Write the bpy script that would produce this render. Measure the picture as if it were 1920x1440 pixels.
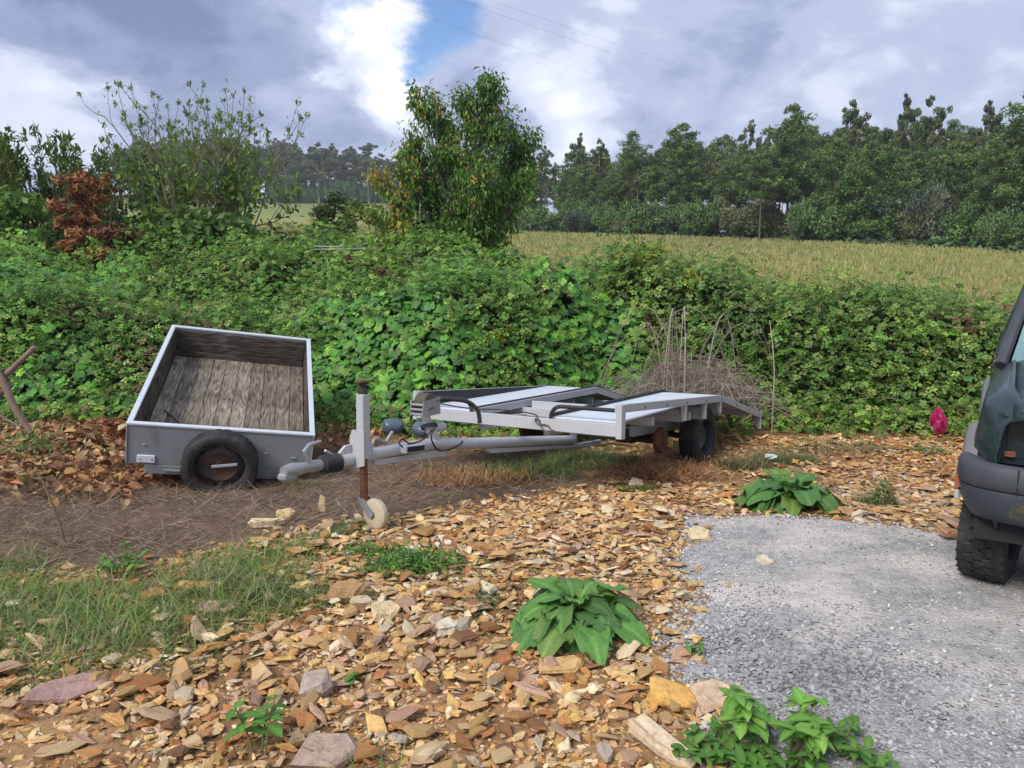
import bpy, math, random
import numpy as np
from mathutils import Matrix, Vector, Euler
random.seed(7); rng = np.random.default_rng(11)
PI = math.pi; rad = math.radians
for o in list(bpy.data.objects): bpy.data.objects.remove(o)
scn = bpy.context.scene; C = scn.collection

# ------------------------------------------------------------------ camera
CAMH, PITCH, FPX = 1.6, rad(7.6), 1423.0          # eye height, downward pitch, focal length in px of a 1920 px wide frame
cam_d = bpy.data.cameras.new('camera'); cam = bpy.data.objects.new('camera', cam_d); C.objects.link(cam)
cam.location = (0, 0, CAMH); cam.rotation_euler = (rad(90)-PITCH, 0, 0)
cam_d.sensor_width = 36; cam_d.lens = 36*FPX/1920; cam_d.clip_start = 0.05; cam_d.clip_end = 3000
scn.camera = cam
def at(px, py, y):
    a = (px-960)/FPX; v = -(py-720)/FPX
    w = np.array([a, math.cos(PITCH)+v*math.sin(PITCH), -math.sin(PITCH)+v*math.cos(PITCH)])
    return np.array([0, 0, CAMH])+w*(y/w[1])

# ------------------------------------------------------------------ world: broken cloud over a clear sky
SUN_EL, SUN_AZ = rad(44), rad(-140)                # azimuth measured from +Y towards +X
w = bpy.data.worlds.new('World'); scn.world = w; w.use_nodes = True
nt = w.node_tree; N = nt.nodes; L = nt.links; N.clear()
def nd(t, **k):
    n = N.new(t)
    for a, b in k.items(): setattr(n, a, b)
    return n
def math_(op, a, b=None, clamp=False):
    n = nd('ShaderNodeMath', operation=op, use_clamp=clamp)
    for i, v in enumerate((a, b)):
        if v is None: continue
        if isinstance(v, (int, float)): n.inputs[i].default_value = v
        else: L.new(v, n.inputs[i])
    return n.outputs[0]
tc = nd('ShaderNodeTexCoord')
def noise(vec, scale, detail, rough=.55, dist=0.0):
    n = nd('ShaderNodeTexNoise'); L.new(vec, n.inputs['Vector'])
    n.inputs['Scale'].default_value = scale; n.inputs['Detail'].default_value = detail
    n.inputs['Roughness'].default_value = rough; n.inputs['Distortion'].default_value = dist
    return n
mp = nd('ShaderNodeMapping'); mp.inputs['Scale'].default_value = (1, 1, 1.9); mp.inputs['Location'].default_value = (3.1, .4, .2)
L.new(tc.outputs['Generated'], mp.inputs['Vector'])
warp = noise(mp.outputs[0], 7.0, 8, .6)
wv = nd('ShaderNodeVectorMath', operation='SUBTRACT'); L.new(warp.outputs['Color'], wv.inputs[0]); wv.inputs[1].default_value = (.5, .5, .5)
ws = nd('ShaderNodeVectorMath', operation='SCALE'); L.new(wv.outputs[0], ws.inputs[0]); ws.inputs['Scale'].default_value = .17
wd = nd('ShaderNodeVectorMath', operation='ADD'); L.new(tc.outputs['Generated'], wd.inputs[0]); L.new(ws.outputs[0], wd.inputs[1])
big = noise(mp.outputs[0], 2.2, 7, .5)
fine = noise(mp.outputs[0], 7.5, 8, .58, .3)
def spot(px, py, r0, r1):                          # 1 inside r0, 0 outside r1 (chord distance on the sky sphere)
    d = at(px, py, 1.0)-np.array([0, 0, CAMH]); d /= np.linalg.norm(d)
    n = nd('ShaderNodeVectorMath', operation='DISTANCE'); L.new(wd.outputs[0], n.inputs[0]); n.inputs[1].default_value = d
    m = nd('ShaderNodeMapRange', interpolation_type='SMOOTHSTEP'); L.new(n.outputs['Value'], m.inputs[0])
    m.inputs[1].default_value = r1; m.inputs[2].default_value = r0; m.inputs[3].default_value = 0; m.inputs[4].default_value = 1
    return m.outputs[0]
val = math_('ADD', math_('MULTIPLY', big.outputs['Fac'], .62), math_('MULTIPLY', fine.outputs['Fac'], .58))
for px, py, r0, r1, a in [(150, 40, .03, .26, -.30), (500, 110, .02, .19, -.10), (60, 185, .0, .13, .34), (240, 195, .0, .12, .24), (10, 260, .0, .1, .1),
                          (712, 85, .03, .09, .32), (745, 200, .0, .07, .24), (930, 90, .02, .2, -.07), (985, 75, .0, .06, .08), (1060, 220, .0, .12, .10), (1180, 60, .03, .22, .02), (1250, 190, .03, .2, -.08),
                          (1560, 130, .03, .28, -.10), (1840, 150, .0, .12, .14), (1640, 10, .02, .14, .08), (660, 230, .0, .12, -.10), (1080, 200, .0, .12, .15)]:
    val = math_('ADD', val, math_('MULTIPLY', spot(px, py, r0, r1), a))
ramp = nd('ShaderNodeValToRGB'); L.new(val, ramp.inputs[0])
cr = ramp.color_ramp; cr.interpolation = 'EASE'
cr.elements[0].position = .28; cr.elements[0].color = (.165, .205, .335, 1)
cr.elements[1].position = .90; cr.elements[1].color = (.93, .94, .96, 1)
for p, c in ((.43, (.25, .30, .455, 1)), (.56, (.385, .44, .60, 1)), (.68, (.58, .63, .76, 1))):
    e = cr.elements.new(p); e.color = c
cm = nd('ShaderNodeVectorMath', operation='SCALE'); L.new(ramp.outputs[0], cm.inputs[0]); cm.inputs['Scale'].default_value = 8.0
sky = nd('ShaderNodeTexSky', sky_type='NISHITA', sun_disc=False, sun_elevation=SUN_EL, sun_rotation=SUN_AZ)
sky.altitude = 100; sky.air_density = 1.0; sky.dust_density = .0; sky.ozone_density = 6.0
gap = math_('MAXIMUM', spot(822, 60, .045, .08), math_('MAXIMUM', spot(778, 0, .035, .07), spot(655, 8, .012, .05)))
gap = math_('SUBTRACT', gap, math_('MULTIPLY', spot(705, 75, .03, .075), .8), True)
mix = nd('ShaderNodeMix', data_type='RGBA'); L.new(gap, mix.inputs[0]); L.new(cm.outputs[0], mix.inputs[6]); L.new(sky.outputs[0], mix.inputs[7])
bg = nd('ShaderNodeBackground'); bg.inputs['Strength'].default_value = .10; L.new(mix.outputs[2], bg.inputs['Color'])
wo = nd('ShaderNodeOutputWorld'); L.new(bg.outputs[0], wo.inputs['Surface'])

# ------------------------------------------------------------------ sun behind thin cloud
sl = bpy.data.lights.new('sun', 'SUN'); sl.energy = 2.1; sl.angle = rad(24); sl.color = (1, .95, .87)
so = bpy.data.objects.new('sun', sl); C.objects.link(so)
sd = Vector((math.sin(SUN_AZ)*math.cos(SUN_EL), math.cos(SUN_AZ)*math.cos(SUN_EL), math.sin(SUN_EL)))
so.rotation_euler = sd.to_track_quat('Z', 'Y').to_euler(); so.location = (-6, -6, 12)

scn.view_settings.view_transform = 'Standard'; scn.view_settings.look = 'None'
scn.view_settings.exposure = 0.8; scn.view_settings.gamma = 1; scn.view_settings.use_curve_mapping = False
scn.cycles.max_bounces = 4; scn.cycles.diffuse_bounces = 3; scn.cycles.transparent_max_bounces = 4; scn.cycles.volume_bounces = 0

# ------------------------------------------------------------------ tags
def tag(o, label=None, cat=None, group=None, kind=None):
    if label: o['label'] = label
    if cat: o['category'] = cat
    if group: o['group'] = group
    if kind: o['kind'] = kind
    return o
def empty(name, loc=(0, 0, 0), rot=(0, 0, 0), label=None, cat=None, group=None):
    o = bpy.data.objects.new(name, None); C.objects.link(o); o.location = loc; o.rotation_euler = rot
    o.empty_display_size = .1
    return tag(o, label, cat, group)

# ------------------------------------------------------------------ materials
def material(name, col=(.5, .5, .5), rough=.6, metal=0., attr=False, var=.25, scale=6., stretch=(1, 1, 1), bump=.0, bscale=None,
             transl=0., dirt=None, dirt2=None, spec=.5, objrand=0., clear=0.):
    m = bpy.data.materials.new(name); m.use_nodes = True; t = m.node_tree; t.nodes.clear()
    def n(ty, **k):
        x = t.nodes.new(ty)
        for a, b in k.items(): setattr(x, a, b)
        return x
    out = n('ShaderNodeOutputMaterial'); b = n('ShaderNodeBsdfPrincipled')
    b.inputs['Roughness'].default_value = rough; b.inputs['Metallic'].default_value = metal
    b.inputs['Specular IOR Level'].default_value = spec; b.inputs['Coat Weight'].default_value = clear
    tcn = n('ShaderNodeTexCoord'); mpn = n('ShaderNodeMapping'); mpn.inputs['Scale'].default_value = stretch
    t.links.new(tcn.outputs['Object'], mpn.inputs[0])
    if attr:
        a = n('ShaderNodeAttribute'); a.attribute_name = 'Col'; colsock = a.outputs['Color']
    else:
        rgb = n('ShaderNodeRGB'); rgb.outputs[0].default_value = (*col, 1); colsock = rgb.outputs[0]
    if var:
        nz = n('ShaderNodeTexNoise'); t.links.new(mpn.outputs[0], nz.inputs['Vector']); nz.inputs['Scale'].default_value = scale; nz.inputs['Detail'].default_value = 6
        nz.inputs['Roughness'].default_value = .65
        mr = n('ShaderNodeMapRange'); t.links.new(nz.outputs['Fac'], mr.inputs[0]); mr.inputs[1].default_value = .25; mr.inputs[2].default_value = .75
        mr.inputs[3].default_value = 1-var; mr.inputs[4].default_value = 1+var
        mu = n('ShaderNodeVectorMath', operation='SCALE'); t.links.new(colsock, mu.inputs[0]); t.links.new(mr.outputs[0], mu.inputs['Scale']); colsock = mu.outputs[0]
    if objrand:
        oi = n('ShaderNodeObjectInfo'); mr = n('ShaderNodeMapRange'); t.links.new(oi.outputs['Random'], mr.inputs[0])
        mr.inputs[3].default_value = 1-objrand; mr.inputs[4].default_value = 1+objrand
        mu = n('ShaderNodeVectorMath', operation='SCALE'); t.links.new(colsock, mu.inputs[0]); t.links.new(mr.outputs[0], mu.inputs['Scale']); colsock = mu.outputs[0]
    for dd in (dirt, dirt2):
        if not dd: continue
        dc, lo, hi, sc = dd[:4]; st = dd[4] if len(dd) > 4 else (1, 1, 1)
        mp2 = n('ShaderNodeMapping'); mp2.inputs['Scale'].default_value = st; mp2.inputs['Location'].default_value = (sc, 1.3, .7); t.links.new(tcn.outputs['Object'], mp2.inputs[0])
        nz = n('ShaderNodeTexNoise'); t.links.new(mp2.outputs[0], nz.inputs['Vector']); nz.inputs['Scale'].default_value = sc; nz.inputs['Detail'].default_value = 8; nz.inputs['Roughness'].default_value = .7
        mr = n('ShaderNodeMapRange'); t.links.new(nz.outputs['Fac'], mr.inputs[0]); mr.inputs[1].default_value = lo; mr.inputs[2].default_value = hi
        mx = n('ShaderNodeMix', data_type='RGBA'); t.links.new(mr.outputs[0], mx.inputs[0]); t.links.new(colsock, mx.inputs[6]); mx.inputs[7].default_value = (*dc, 1); colsock = mx.outputs[2]
    t.links.new(colsock, b.inputs['Base Color'])
    if bump:
        nz = n('ShaderNodeTexNoise'); t.links.new(mpn.outputs[0], nz.inputs['Vector']); nz.inputs['Scale'].default_value = bscale or scale*4; nz.inputs['Detail'].default_value = 6
        bp = n('ShaderNodeBump'); bp.inputs['Strength'].default_value = bump; bp.inputs['Distance'].default_value = .02; t.links.new(nz.outputs['Fac'], bp.inputs['Height']); t.links.new(bp.outputs[0], b.inputs['Normal'])
    sh = b.outputs[0]
    if transl:
        tr = n('ShaderNodeBsdfTranslucent'); t.links.new(colsock, tr.inputs['Color'])
        ms = n('ShaderNodeMixShader'); ms.inputs[0].default_value = transl; t.links.new(sh, ms.inputs[1]); t.links.new(tr.outputs[0], ms.inputs[2]); sh = ms.outputs[0]
    t.links.new(sh, out.inputs['Surface'])
    return m
M = {}
M['leaf'] = material('leaf', attr=True, rough=.5, var=.12, scale=9, transl=.34, spec=.32)
M['leafgloss'] = material('leaf_glossy', attr=True, rough=.42, var=.22, scale=25, transl=.28, spec=.4, bump=.45, bscale=45, dirt=((.20, .17, .05), .68, .78, 9))
M['dryleaf'] = material('dry_leaf', attr=True, rough=.8, var=.25, scale=30, transl=.15)
M['needle'] = material('needle', attr=True, rough=.6, var=.2, scale=.6, transl=.2)
M['grass'] = material('grass_blade', attr=True, rough=.55, var=.1, scale=6, transl=.3)
M['stem'] = material('plant_stem', attr=True, rough=.8, var=.3, scale=12)
M['bark'] = material('bark', (.12, .09, .065), rough=.9, var=.5, scale=4, stretch=(3, 3, .5), bump=.6, bscale=14)
M['palebark'] = material('pale_bark', (.27, .23, .18), rough=.85, var=.4, scale=2, stretch=(3, 3, .4), bump=.3)
M['stone'] = material('slate_stone', attr=True, rough=.88, var=.30, scale=28, bump=.5, bscale=70, objrand=.12, dirt=((.23, .11, .045), .56, .8, 22), spec=.25)
M['gravel'] = material('grey_gravel', attr=True, rough=.9, var=.2, scale=60, spec=.25)
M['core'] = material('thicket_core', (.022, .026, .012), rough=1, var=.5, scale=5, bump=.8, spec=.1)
M['ground'] = material('ground_soil', attr=True, rough=.95, var=.33, scale=9, bump=.9, bscale=42, dirt=((.15, .08, .04), .58, .85, 30), dirt2=((.42, .30, .17), .6, .8, 55), spec=.15)
M['pad'] = material('crushed_gravel_pad', (.36, .35, .335), rough=.95, var=.40, scale=22, bump=1.0, bscale=70, dirt=((.60, .545, .50), .46, .60, 1.6, (.7, 1.2, 1)), dirt2=((.12, .12, .125), .55, .72, 42), spec=.2)
M['rust'] = material('rust', (.16, .062, .028), rough=.9, var=.5, scale=20, bump=.5, dirt=((.07, .04, .03), .5, .7, 14))
M['galv'] = material('grey_painted_steel', (.42, .43, .45), rough=.42, metal=.0, var=.08, scale=5, dirt=((.27, .26, .25), .60, .85, 6, (1, 1, .4)), dirt2=((.24, .14, .085), .68, .80, 11, (1, 1, .35)), spec=.4)
M['deck'] = material('pale_steel_deck', (.62, .67, .74), rough=.38, var=.07, scale=4, dirt=((.42, .43, .44), .58, .8, 5, (1, .4, 1)), spec=.5)
M['zinc'] = material('galvanised_steel', (.30, .305, .31), rough=.5, metal=.35, var=.2, scale=14, dirt=((.22, .19, .16), .6, .8, 12))
M['panel'] = material('blue_grey_sheet', (.235, .25, .27), rough=.5, var=.12, scale=3, dirt=((.10, .105, .11), .56, .8, 4, (1, 1, .35)), dirt2=((.30, .32, .34), .68, .8, 9, (1, 1, .3)))
M['trim'] = material('aluminium_trim', (.60, .64, .68), rough=.4, metal=.25, var=.08, scale=8, dirt=((.35, .36, .37), .62, .8, 14))
M['black'] = material('black_rubber_and_shade', (.022, .022, .024), rough=.7, var=.3, scale=12, bump=.15, dirt=((.10, .085, .07), .58, .8, 9))
M['tyre'] = material('tyre_rubber', (.020, .020, .022), rough=.75, var=.3, scale=9, bump=.1, dirt=((.10, .078, .055), .50, .80, 7))
M['rim'] = material('black_steel_rim', (.035, .04, .05), rough=.5, var=.3, scale=12, dirt=((.10, .055, .035), .54, .75, 9))
M['rustrim'] = material('rusty_black_rim', (.032, .034, .04), rough=.6, var=.3, scale=12, dirt=((.13, .065, .04), .45, .62, 5), dirt2=((.05, .03, .025), .55, .75, 14))
M['dark'] = material('dark_cavity', (.008, .009, .01), rough=.8, var=0)
M['white'] = material('white_plastic', (.68, .70, .74), rough=.45, var=.06, scale=8, dirt=((.4, .38, .34), .62, .8, 10))
M['nylon'] = material('yellowed_nylon', (.50, .42, .30), rough=.6, var=.18, scale=10, bump=.2, dirt=((.30, .22, .13), .55, .8, 14))
M['cable'] = material('steel_cable', (.13, .105, .09), rough=.6, metal=.4, var=.4, scale=40)
M['cloth'] = material('magenta_plastic', (.55, .03, .16), rough=.55, var=.35, scale=14, transl=.15)
M['bluegrey'] = material('blue_grey_plastic', (.085, .12, .165), rough=.25, var=.15, scale=10, dirt=((.12, .12, .12), .62, .8, 12))
M['drywood'] = material('dead_wood', (.21, .145, .11), rough=.9, var=.35, scale=6, stretch=(1, 1, .4), bump=.5, bscale=30)
def wood(name, base, light, dark):
    m = bpy.data.materials.new(name); m.use_nodes = True; t = m.node_tree; b = t.nodes['Principled BSDF']
    b.inputs['Roughness'].default_value = .85; b.inputs['Specular IOR Level'].default_value = .25
    tcn = t.nodes.new('ShaderNodeTexCoord'); oi = t.nodes.new('ShaderNodeObjectInfo')
    off = t.nodes.new('ShaderNodeVectorMath'); off.operation = 'MULTIPLY_ADD'
    cv = t.nodes.new('ShaderNodeCombineXYZ'); t.links.new(oi.outputs['Random'], cv.inputs[0]); t.links.new(oi.outputs['Random'], cv.inputs[1])
    t.links.new(cv.outputs[0], off.inputs[0]); off.inputs[1].default_value = (7, 13, 3); t.links.new(tcn.outputs['Object'], off.inputs[2])
    mp_ = t.nodes.new('ShaderNodeMapping'); mp_.inputs['Scale'].default_value = (13, 1.5, 6); t.links.new(off.outputs[0], mp_.inputs[0])
    wv_ = t.nodes.new('ShaderNodeTexNoise'); wv_.inputs['Scale'].default_value = .75; wv_.inputs['Detail'].default_value = 1.5; t.links.new(mp_.outputs[0], wv_.inputs['Vector'])
    s = t.nodes.new('ShaderNodeMath'); s.operation = 'MULTIPLY'; s.inputs[1].default_value = 50; t.links.new(wv_.outputs['Fac'], s.inputs[0])
    si = t.nodes.new('ShaderNodeMath'); si.operation = 'SINE'; t.links.new(s.outputs[0], si.inputs[0])
    st = t.nodes.new('ShaderNodeTexNoise'); st.inputs['Scale'].default_value = 5; st.inputs['Detail'].default_value = 6; t.links.new(mp_.outputs[0], st.inputs['Vector'])
    ad = t.nodes.new('ShaderNodeMath'); ad.operation = 'MULTIPLY_ADD'; ad.inputs[1].default_value = .13; t.links.new(si.outputs[0], ad.inputs[0]); t.links.new(st.outputs['Fac'], ad.inputs[2])
    rp = t.nodes.new('ShaderNodeValToRGB'); t.links.new(ad.outputs[0], rp.inputs[0])
    e = rp.color_ramp.elements; e[0].position = .22; e[0].color = (*dark, 1); e[1].position = .85; e[1].color = (*light, 1)
    x = rp.color_ramp.elements.new(.5); x.color = (*base, 1)
    bl = t.nodes.new('ShaderNodeTexNoise'); bl.inputs['Scale'].default_value = 2.2; bl.inputs['Detail'].default_value = 5; t.links.new(tcn.outputs['Object'], bl.inputs['Vector'])
    mr = t.nodes.new('ShaderNodeMapRange'); t.links.new(bl.outputs['Fac'], mr.inputs[0]); mr.inputs[1].default_value = .3; mr.inputs[2].default_value = .7; mr.inputs[3].default_value = .55; mr.inputs[4].default_value = 1.25
    mr2 = t.nodes.new('ShaderNodeMapRange'); t.links.new(oi.outputs['Random'], mr2.inputs[0]); mr2.inputs[3].default_value = .72; mr2.inputs[4].default_value = 1.2
    mm = t.nodes.new('ShaderNodeMath'); mm.operation = 'MULTIPLY'; t.links.new(mr.outputs[0], mm.inputs[0]); t.links.new(mr2.outputs[0], mm.inputs[1])
    sc = t.nodes.new('ShaderNodeVectorMath'); sc.operation = 'SCALE'; t.links.new(rp.outputs[0], sc.inputs[0]); t.links.new(mm.outputs[0], sc.inputs['Scale'])
    t.links.new(sc.outputs[0], b.inputs['Base Color'])
    bp = t.nodes.new('ShaderNodeBump'); bp.inputs['Strength'].default_value = .35; bp.inputs['Distance'].default_value = .006; t.links.new(ad.outputs[0], bp.inputs['Height']); t.links.new(bp.outputs[0], b.inputs['Normal'])
    return m
M['plank'] = wood('weathered_plank', (.225, .19, .145), (.37, .325, .25), (.09, .072, .055))
M['darkplank'] = wood('dark_lining_plank', (.075, .058, .046), (.15, .12, .095), (.022, .017, .014))  # darker plank tone for the side and tailgate linings
M['carpaint'] = material('dark_teal_paint', (.011, .026, .030), rough=.38, metal=.0, var=.3, scale=4, dirt=((.12, .115, .105), .50, .85, 5), dirt2=((.07, .10, .10), .58, .85, 12), spec=.5, clear=.25)
M['carplastic'] = material('grey_black_plastic', (.045, .050, .060), rough=.62, var=.25, scale=7, dirt=((.15, .12, .025), .63, .74, 4.0), dirt2=((.09, .09, .09), .6, .8, 12))
M['bumper'] = material('mossy_bumper', (.036, .043, .054), rough=.55, var=.25, scale=7, dirt=((.20, .16, .025), .53, .68, 8.5, (1, 1, .5)), dirt2=((.10, .095, .085), .62, .85, 16))
M['flare'] = material('faded_grey_plastic', (.17, .165, .17), rough=.7, var=.15, scale=8)
M['glass'] = material('dusty_car_glass', (.16, .27, .28), rough=.12, var=.25, scale=3, dirt=((.38, .42, .42), .5, .85, 3))
M['orange'] = material('orange_lens', (.40, .10, .035), rough=.35, var=.15, scale=10)
M['lens'] = material('clear_lens', (.42, .43, .44), rough=.2, var=.1, scale=10)

# ------------------------------------------------------------------ mesh helpers
def mesh_np(name, V, F, mat, col=None, parent=None, smooth=False):
    """V (n,3); F int array (m,k) of equal-sided faces or list of such arrays"""
    V = np.asarray(V, dtype=np.float32); Fs = F if isinstance(F, list) else [F]
    me = bpy.data.meshes.new(name); me.vertices.add(len(V)); me.vertices.foreach_set('co', V.ravel())
    loops = np.concatenate([np.asarray(f).ravel() for f in Fs]).astype(np.int32)
    tot = np.concatenate([np.full(len(f), np.asarray(f).shape[1]) for f in Fs]); st = np.concatenate([[0], np.cumsum(tot)[:-1]]).astype(np.int32)
    me.loops.add(len(loops)); me.loops.foreach_set('vertex_index', loops); me.polygons.add(len(tot)); me.polygons.foreach_set('loop_start', st)
    me.update(calc_edges=True)
    me.polygons.foreach_set('use_smooth', np.full(len(tot), smooth, dtype=bool))
    if col is not None:
        a = me.color_attributes.new('Col', 'FLOAT_COLOR', 'POINT'); c = np.ones((len(V), 4), dtype=np.float32); c[:, :3] = np.clip(col, 0, 1); a.data.foreach_set('color', c.ravel())
    if mat: me.materials.append(mat)
    return obj(name, me, parent)
def obj(name, me, parent=None):
    o = bpy.data.objects.new(name, me); C.objects.link(o)
    if parent: o.parent = parent
    return o
class Soup:
    """collects geometry (arbitrary faces) into one mesh"""
    def __init__(s): s.v = []; s.f = {}; s.c = []; s.n = 0
    def add(s, V, faces, col=None):
        V = np.asarray(V, dtype=float); s.v.append(V)
        for f in faces: s.f.setdefault(len(f), []).append([i+s.n for i in f])
        s.c.append(np.tile(np.array(col if col is not None else (.5, .5, .5), dtype=float), (len(V), 1)) if col is None or np.ndim(col) == 1 else np.asarray(col)); s.n += len(V); return s
    def box(s, c, d, R=None, col=None):
        p = np.array([[x, y, z] for x in (-.5, .5) for y in (-.5, .5) for z in (-.5, .5)])*np.array(d)
        if R is not None: p = p@np.asarray(R).T
        return s.add(p+np.array(c), [(0, 1, 3, 2), (4, 6, 7, 5), (0, 4, 5, 1), (2, 3, 7, 6), (0, 2, 6, 4), (1, 5, 7, 3)], col)
    def bbox(s, c, d, b=.006, R=None, col=None):         # box with chamfered edges
        d = np.array(d, dtype=float); b = min(b, .45*d.min()); P = []; F = []; h = d/2
        idx = {}
        for a in range(3):
            for sx in (-1, 1):
                for sy in (-1, 1):
                    for sz in (-1, 1):
                        sg = np.array([sx, sy, sz]); q = sg*(h-b); q[a] = sg[a]*h[a]; idx[(a, sx, sy, sz)] = len(P); P.append(q)
        def sgn(a, sa, u, v): r = [0, 0, 0]; r[a] = sa; o = [i for i in range(3) if i != a]; r[o[0]] = u; r[o[1]] = v; return tuple(r)
        for a in range(3):
            for sa in (-1, 1):
                f = [idx[(a,)+sgn(a, sa, u, v)] for u, v in ((-1, -1), (1, -1), (1, 1), (-1, 1))]
                F.append(f if (sa == 1) != (a == 1) else f[::-1])
        for a in range(3):
            o = [i for i in range(3) if i != a]
            for u in (-1, 1):
                for v in (-1, 1):
                    def k(f, sa): r = [0, 0, 0]; r[a] = sa; r[o[0]] = u; r[o[1]] = v; return idx[(f,)+tuple(r)]
                    F.append([k(o[0], -1), k(o[0], 1), k(o[1], 1), k(o[1], -1)])
        for sx in (-1, 1):
            for sy in (-1, 1):
                for sz in (-1, 1): F.append([idx[(a, sx, sy, sz)] for a in range(3)])
        P = np.array(P)
        if R is not None: P = P@np.asarray(R).T
        return s.add(P+np.array(c), F, col)
    def tube(s, pts, r, n=8, col=None, cap=True):
        pts = np.asarray(pts, dtype=float); k = len(pts); r = np.full(k, r) if np.ndim(r) == 0 else np.asarray(r)
        tg = np.gradient(pts, axis=0); tg /= np.linalg.norm(tg, axis=1)[:, None]+1e-9
        up = np.array([0, 0, 1.]) if abs(tg[0, 2]) < .9 else np.array([1., 0, 0]); V = []
        a = np.cross(tg[0], up); a /= np.linalg.norm(a)
        for i in range(k):
            a = a-tg[i]*np.dot(a, tg[i]); a /= np.linalg.norm(a)+1e-9; b = np.cross(tg[i], a)
            for j in range(n):
                t = 2*PI*j/n; V.append(pts[i]+r[i]*(math.cos(t)*a+math.sin(t)*b))
        F = [(i*n+j, i*n+(j+1) % n, (i+1)*n+(j+1) % n, (i+1)*n+j) for i in range(k-1) for j in range(n)]
        if cap: F += [tuple(range(n-1, -1, -1)), tuple((k-1)*n+j for j in range(n))]
        return s.add(V, F, col)
    def lathe(s, prof, n=32, c=(0, 0, 0), R=None, mod=None, closed=True, col=None):   # profile (radius, x) about X axis
        k = len(prof); V = []
        for j in range(n):
            t = 2*PI*j/n
            for i, (r, x) in enumerate(prof):
                rr = r-(mod(i, j) if mod else 0); V.append((x, rr*math.cos(t), rr*math.sin(t)))
        F = []
        for j in range(n):
            for i in range(k if closed else k-1):
                F.append((j*k+i, j*k+(i+1) % k, ((j+1) % n)*k+(i+1) % k, ((j+1) % n)*k+i))
        V = np.array(V)
        if R is not None: V = V@np.asarray(R).T
        return s.add(V+np.array(c), F, col)
    def prism(s, poly, y0, y1, ax=1, col=None):          # polygon in the plane normal to axis ax, extruded along it
        n = len(poly); V = []
        for y in (y0, y1):
            for a, b in poly: p = [a, b]; p.insert(ax, y); V.append(p)
        F = [tuple(range(n)), tuple(range(2*n-1, n-1, -1))]+[(i, (i+1) % n, n+(i+1) % n, n+i) for i in range(n)]
        return s.add(V, F, col)
    def build(s, name, mat, parent=None, smooth=False, usecol=False):
        return mesh_np(name, np.concatenate(s.v), [np.array(f) for f in s.f.values()], mat, np.concatenate(s.c) if usecol else None, parent, smooth)
def sm_angle(o, ang=40):
    me = o.data; me.polygons.foreach_set('use_smooth', np.ones(len(me.polygons), dtype=bool))
    try: me.set_sharp_from_angle(angle=rad(ang))
    except Exception: pass
    return o
def instances(tv, tf, Rm, T, S=None):
    """tv (n,3), tf (m,k): copies rotated by Rm (k,3,3), scaled S (k,) or (k,3), moved T"""
    k = len(T); P = np.broadcast_to(tv, (k,)+tv.shape)
    if S is not None: P = P*(S[:, None, None] if np.ndim(S) == 1 else S[:, None, :])
    P = np.einsum('kij,knj->kni', Rm, P)+T[:, None, :]
    F = tf[None]+(np.arange(k)*len(tv))[:, None, None]
    return P.reshape(-1, 3), F.reshape(-1, tf.shape[1])
def frames(nrm, spin):
    """rotation matrices with local z = nrm, spun about it"""
    z = nrm/np.linalg.norm(nrm, axis=1)[:, None]; ref = np.where(np.abs(z[:, 2:3]) < .95, np.array([[0, 0, 1.]]), np.array([[1., 0, 0]]))
    x = np.cross(ref, z); x /= np.linalg.norm(x, axis=1)[:, None]; y = np.cross(z, x)
    c, s = np.cos(spin)[:, None], np.sin(spin)[:, None]
    return np.stack([c*x+s*y, -s*x+c*y, z], axis=2)
def frames_y(d, up):
    """rotation matrices with local y along d, z close to up"""
    y = d/(np.linalg.norm(d, axis=1)[:, None]+1e-9); x = np.cross(y, up); x /= np.linalg.norm(x, axis=1)[:, None]+1e-9; z = np.cross(x, y)
    return np.stack([x, y, z], axis=2)
def pal(n, cols, wts=None, jit=.15, cj=.35):
    cols = np.array(cols); i = rng.choice(len(cols), n, p=None if wts is None else np.array(wts)/np.sum(wts))
    return np.clip(cols[i]*(1+rng.normal(0, jit, (n, 1)))*(1+rng.normal(0, jit*cj, (n, 3))), .003, 1)
def lush(cols, k=(1.15, 1.32, .82)): return [tuple(a*b for a, b in zip(c, k)) for c in cols]     # fresher green
def rnd_dir(n): v = rng.normal(size=(n, 3)); return v/np.linalg.norm(v, axis=1)[:, None]
# lattice noise
_lat = rng.random((256, 256))
def vnoise(x, y):
    x = np.asarray(x, dtype=float); y = np.asarray(y, dtype=float); xi = np.floor(x).astype(int); yi = np.floor(y).astype(int); fx = x-xi; fy = y-yi
    fx = fx*fx*(3-2*fx); fy = fy*fy*(3-2*fy); g = lambda a, b: _lat[a % 256, b % 256]
    return (g(xi, yi)*(1-fx)+g(xi+1, yi)*fx)*(1-fy)+(g(xi, yi+1)*(1-fx)+g(xi+1, yi+1)*fx)*fy
def fbm(x, y, o=4): 
    s = 0; a = .5
    for i in range(o): s = s+a*(vnoise(x*2**i+17*i, y*2**i+31*i)-.5)*2; a *= .5
    return s
def sst(a, b, x): t = np.clip((np.asarray(x, dtype=float)-a)/(b-a), 0, 1); return t*t*(3-2*t)

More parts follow.
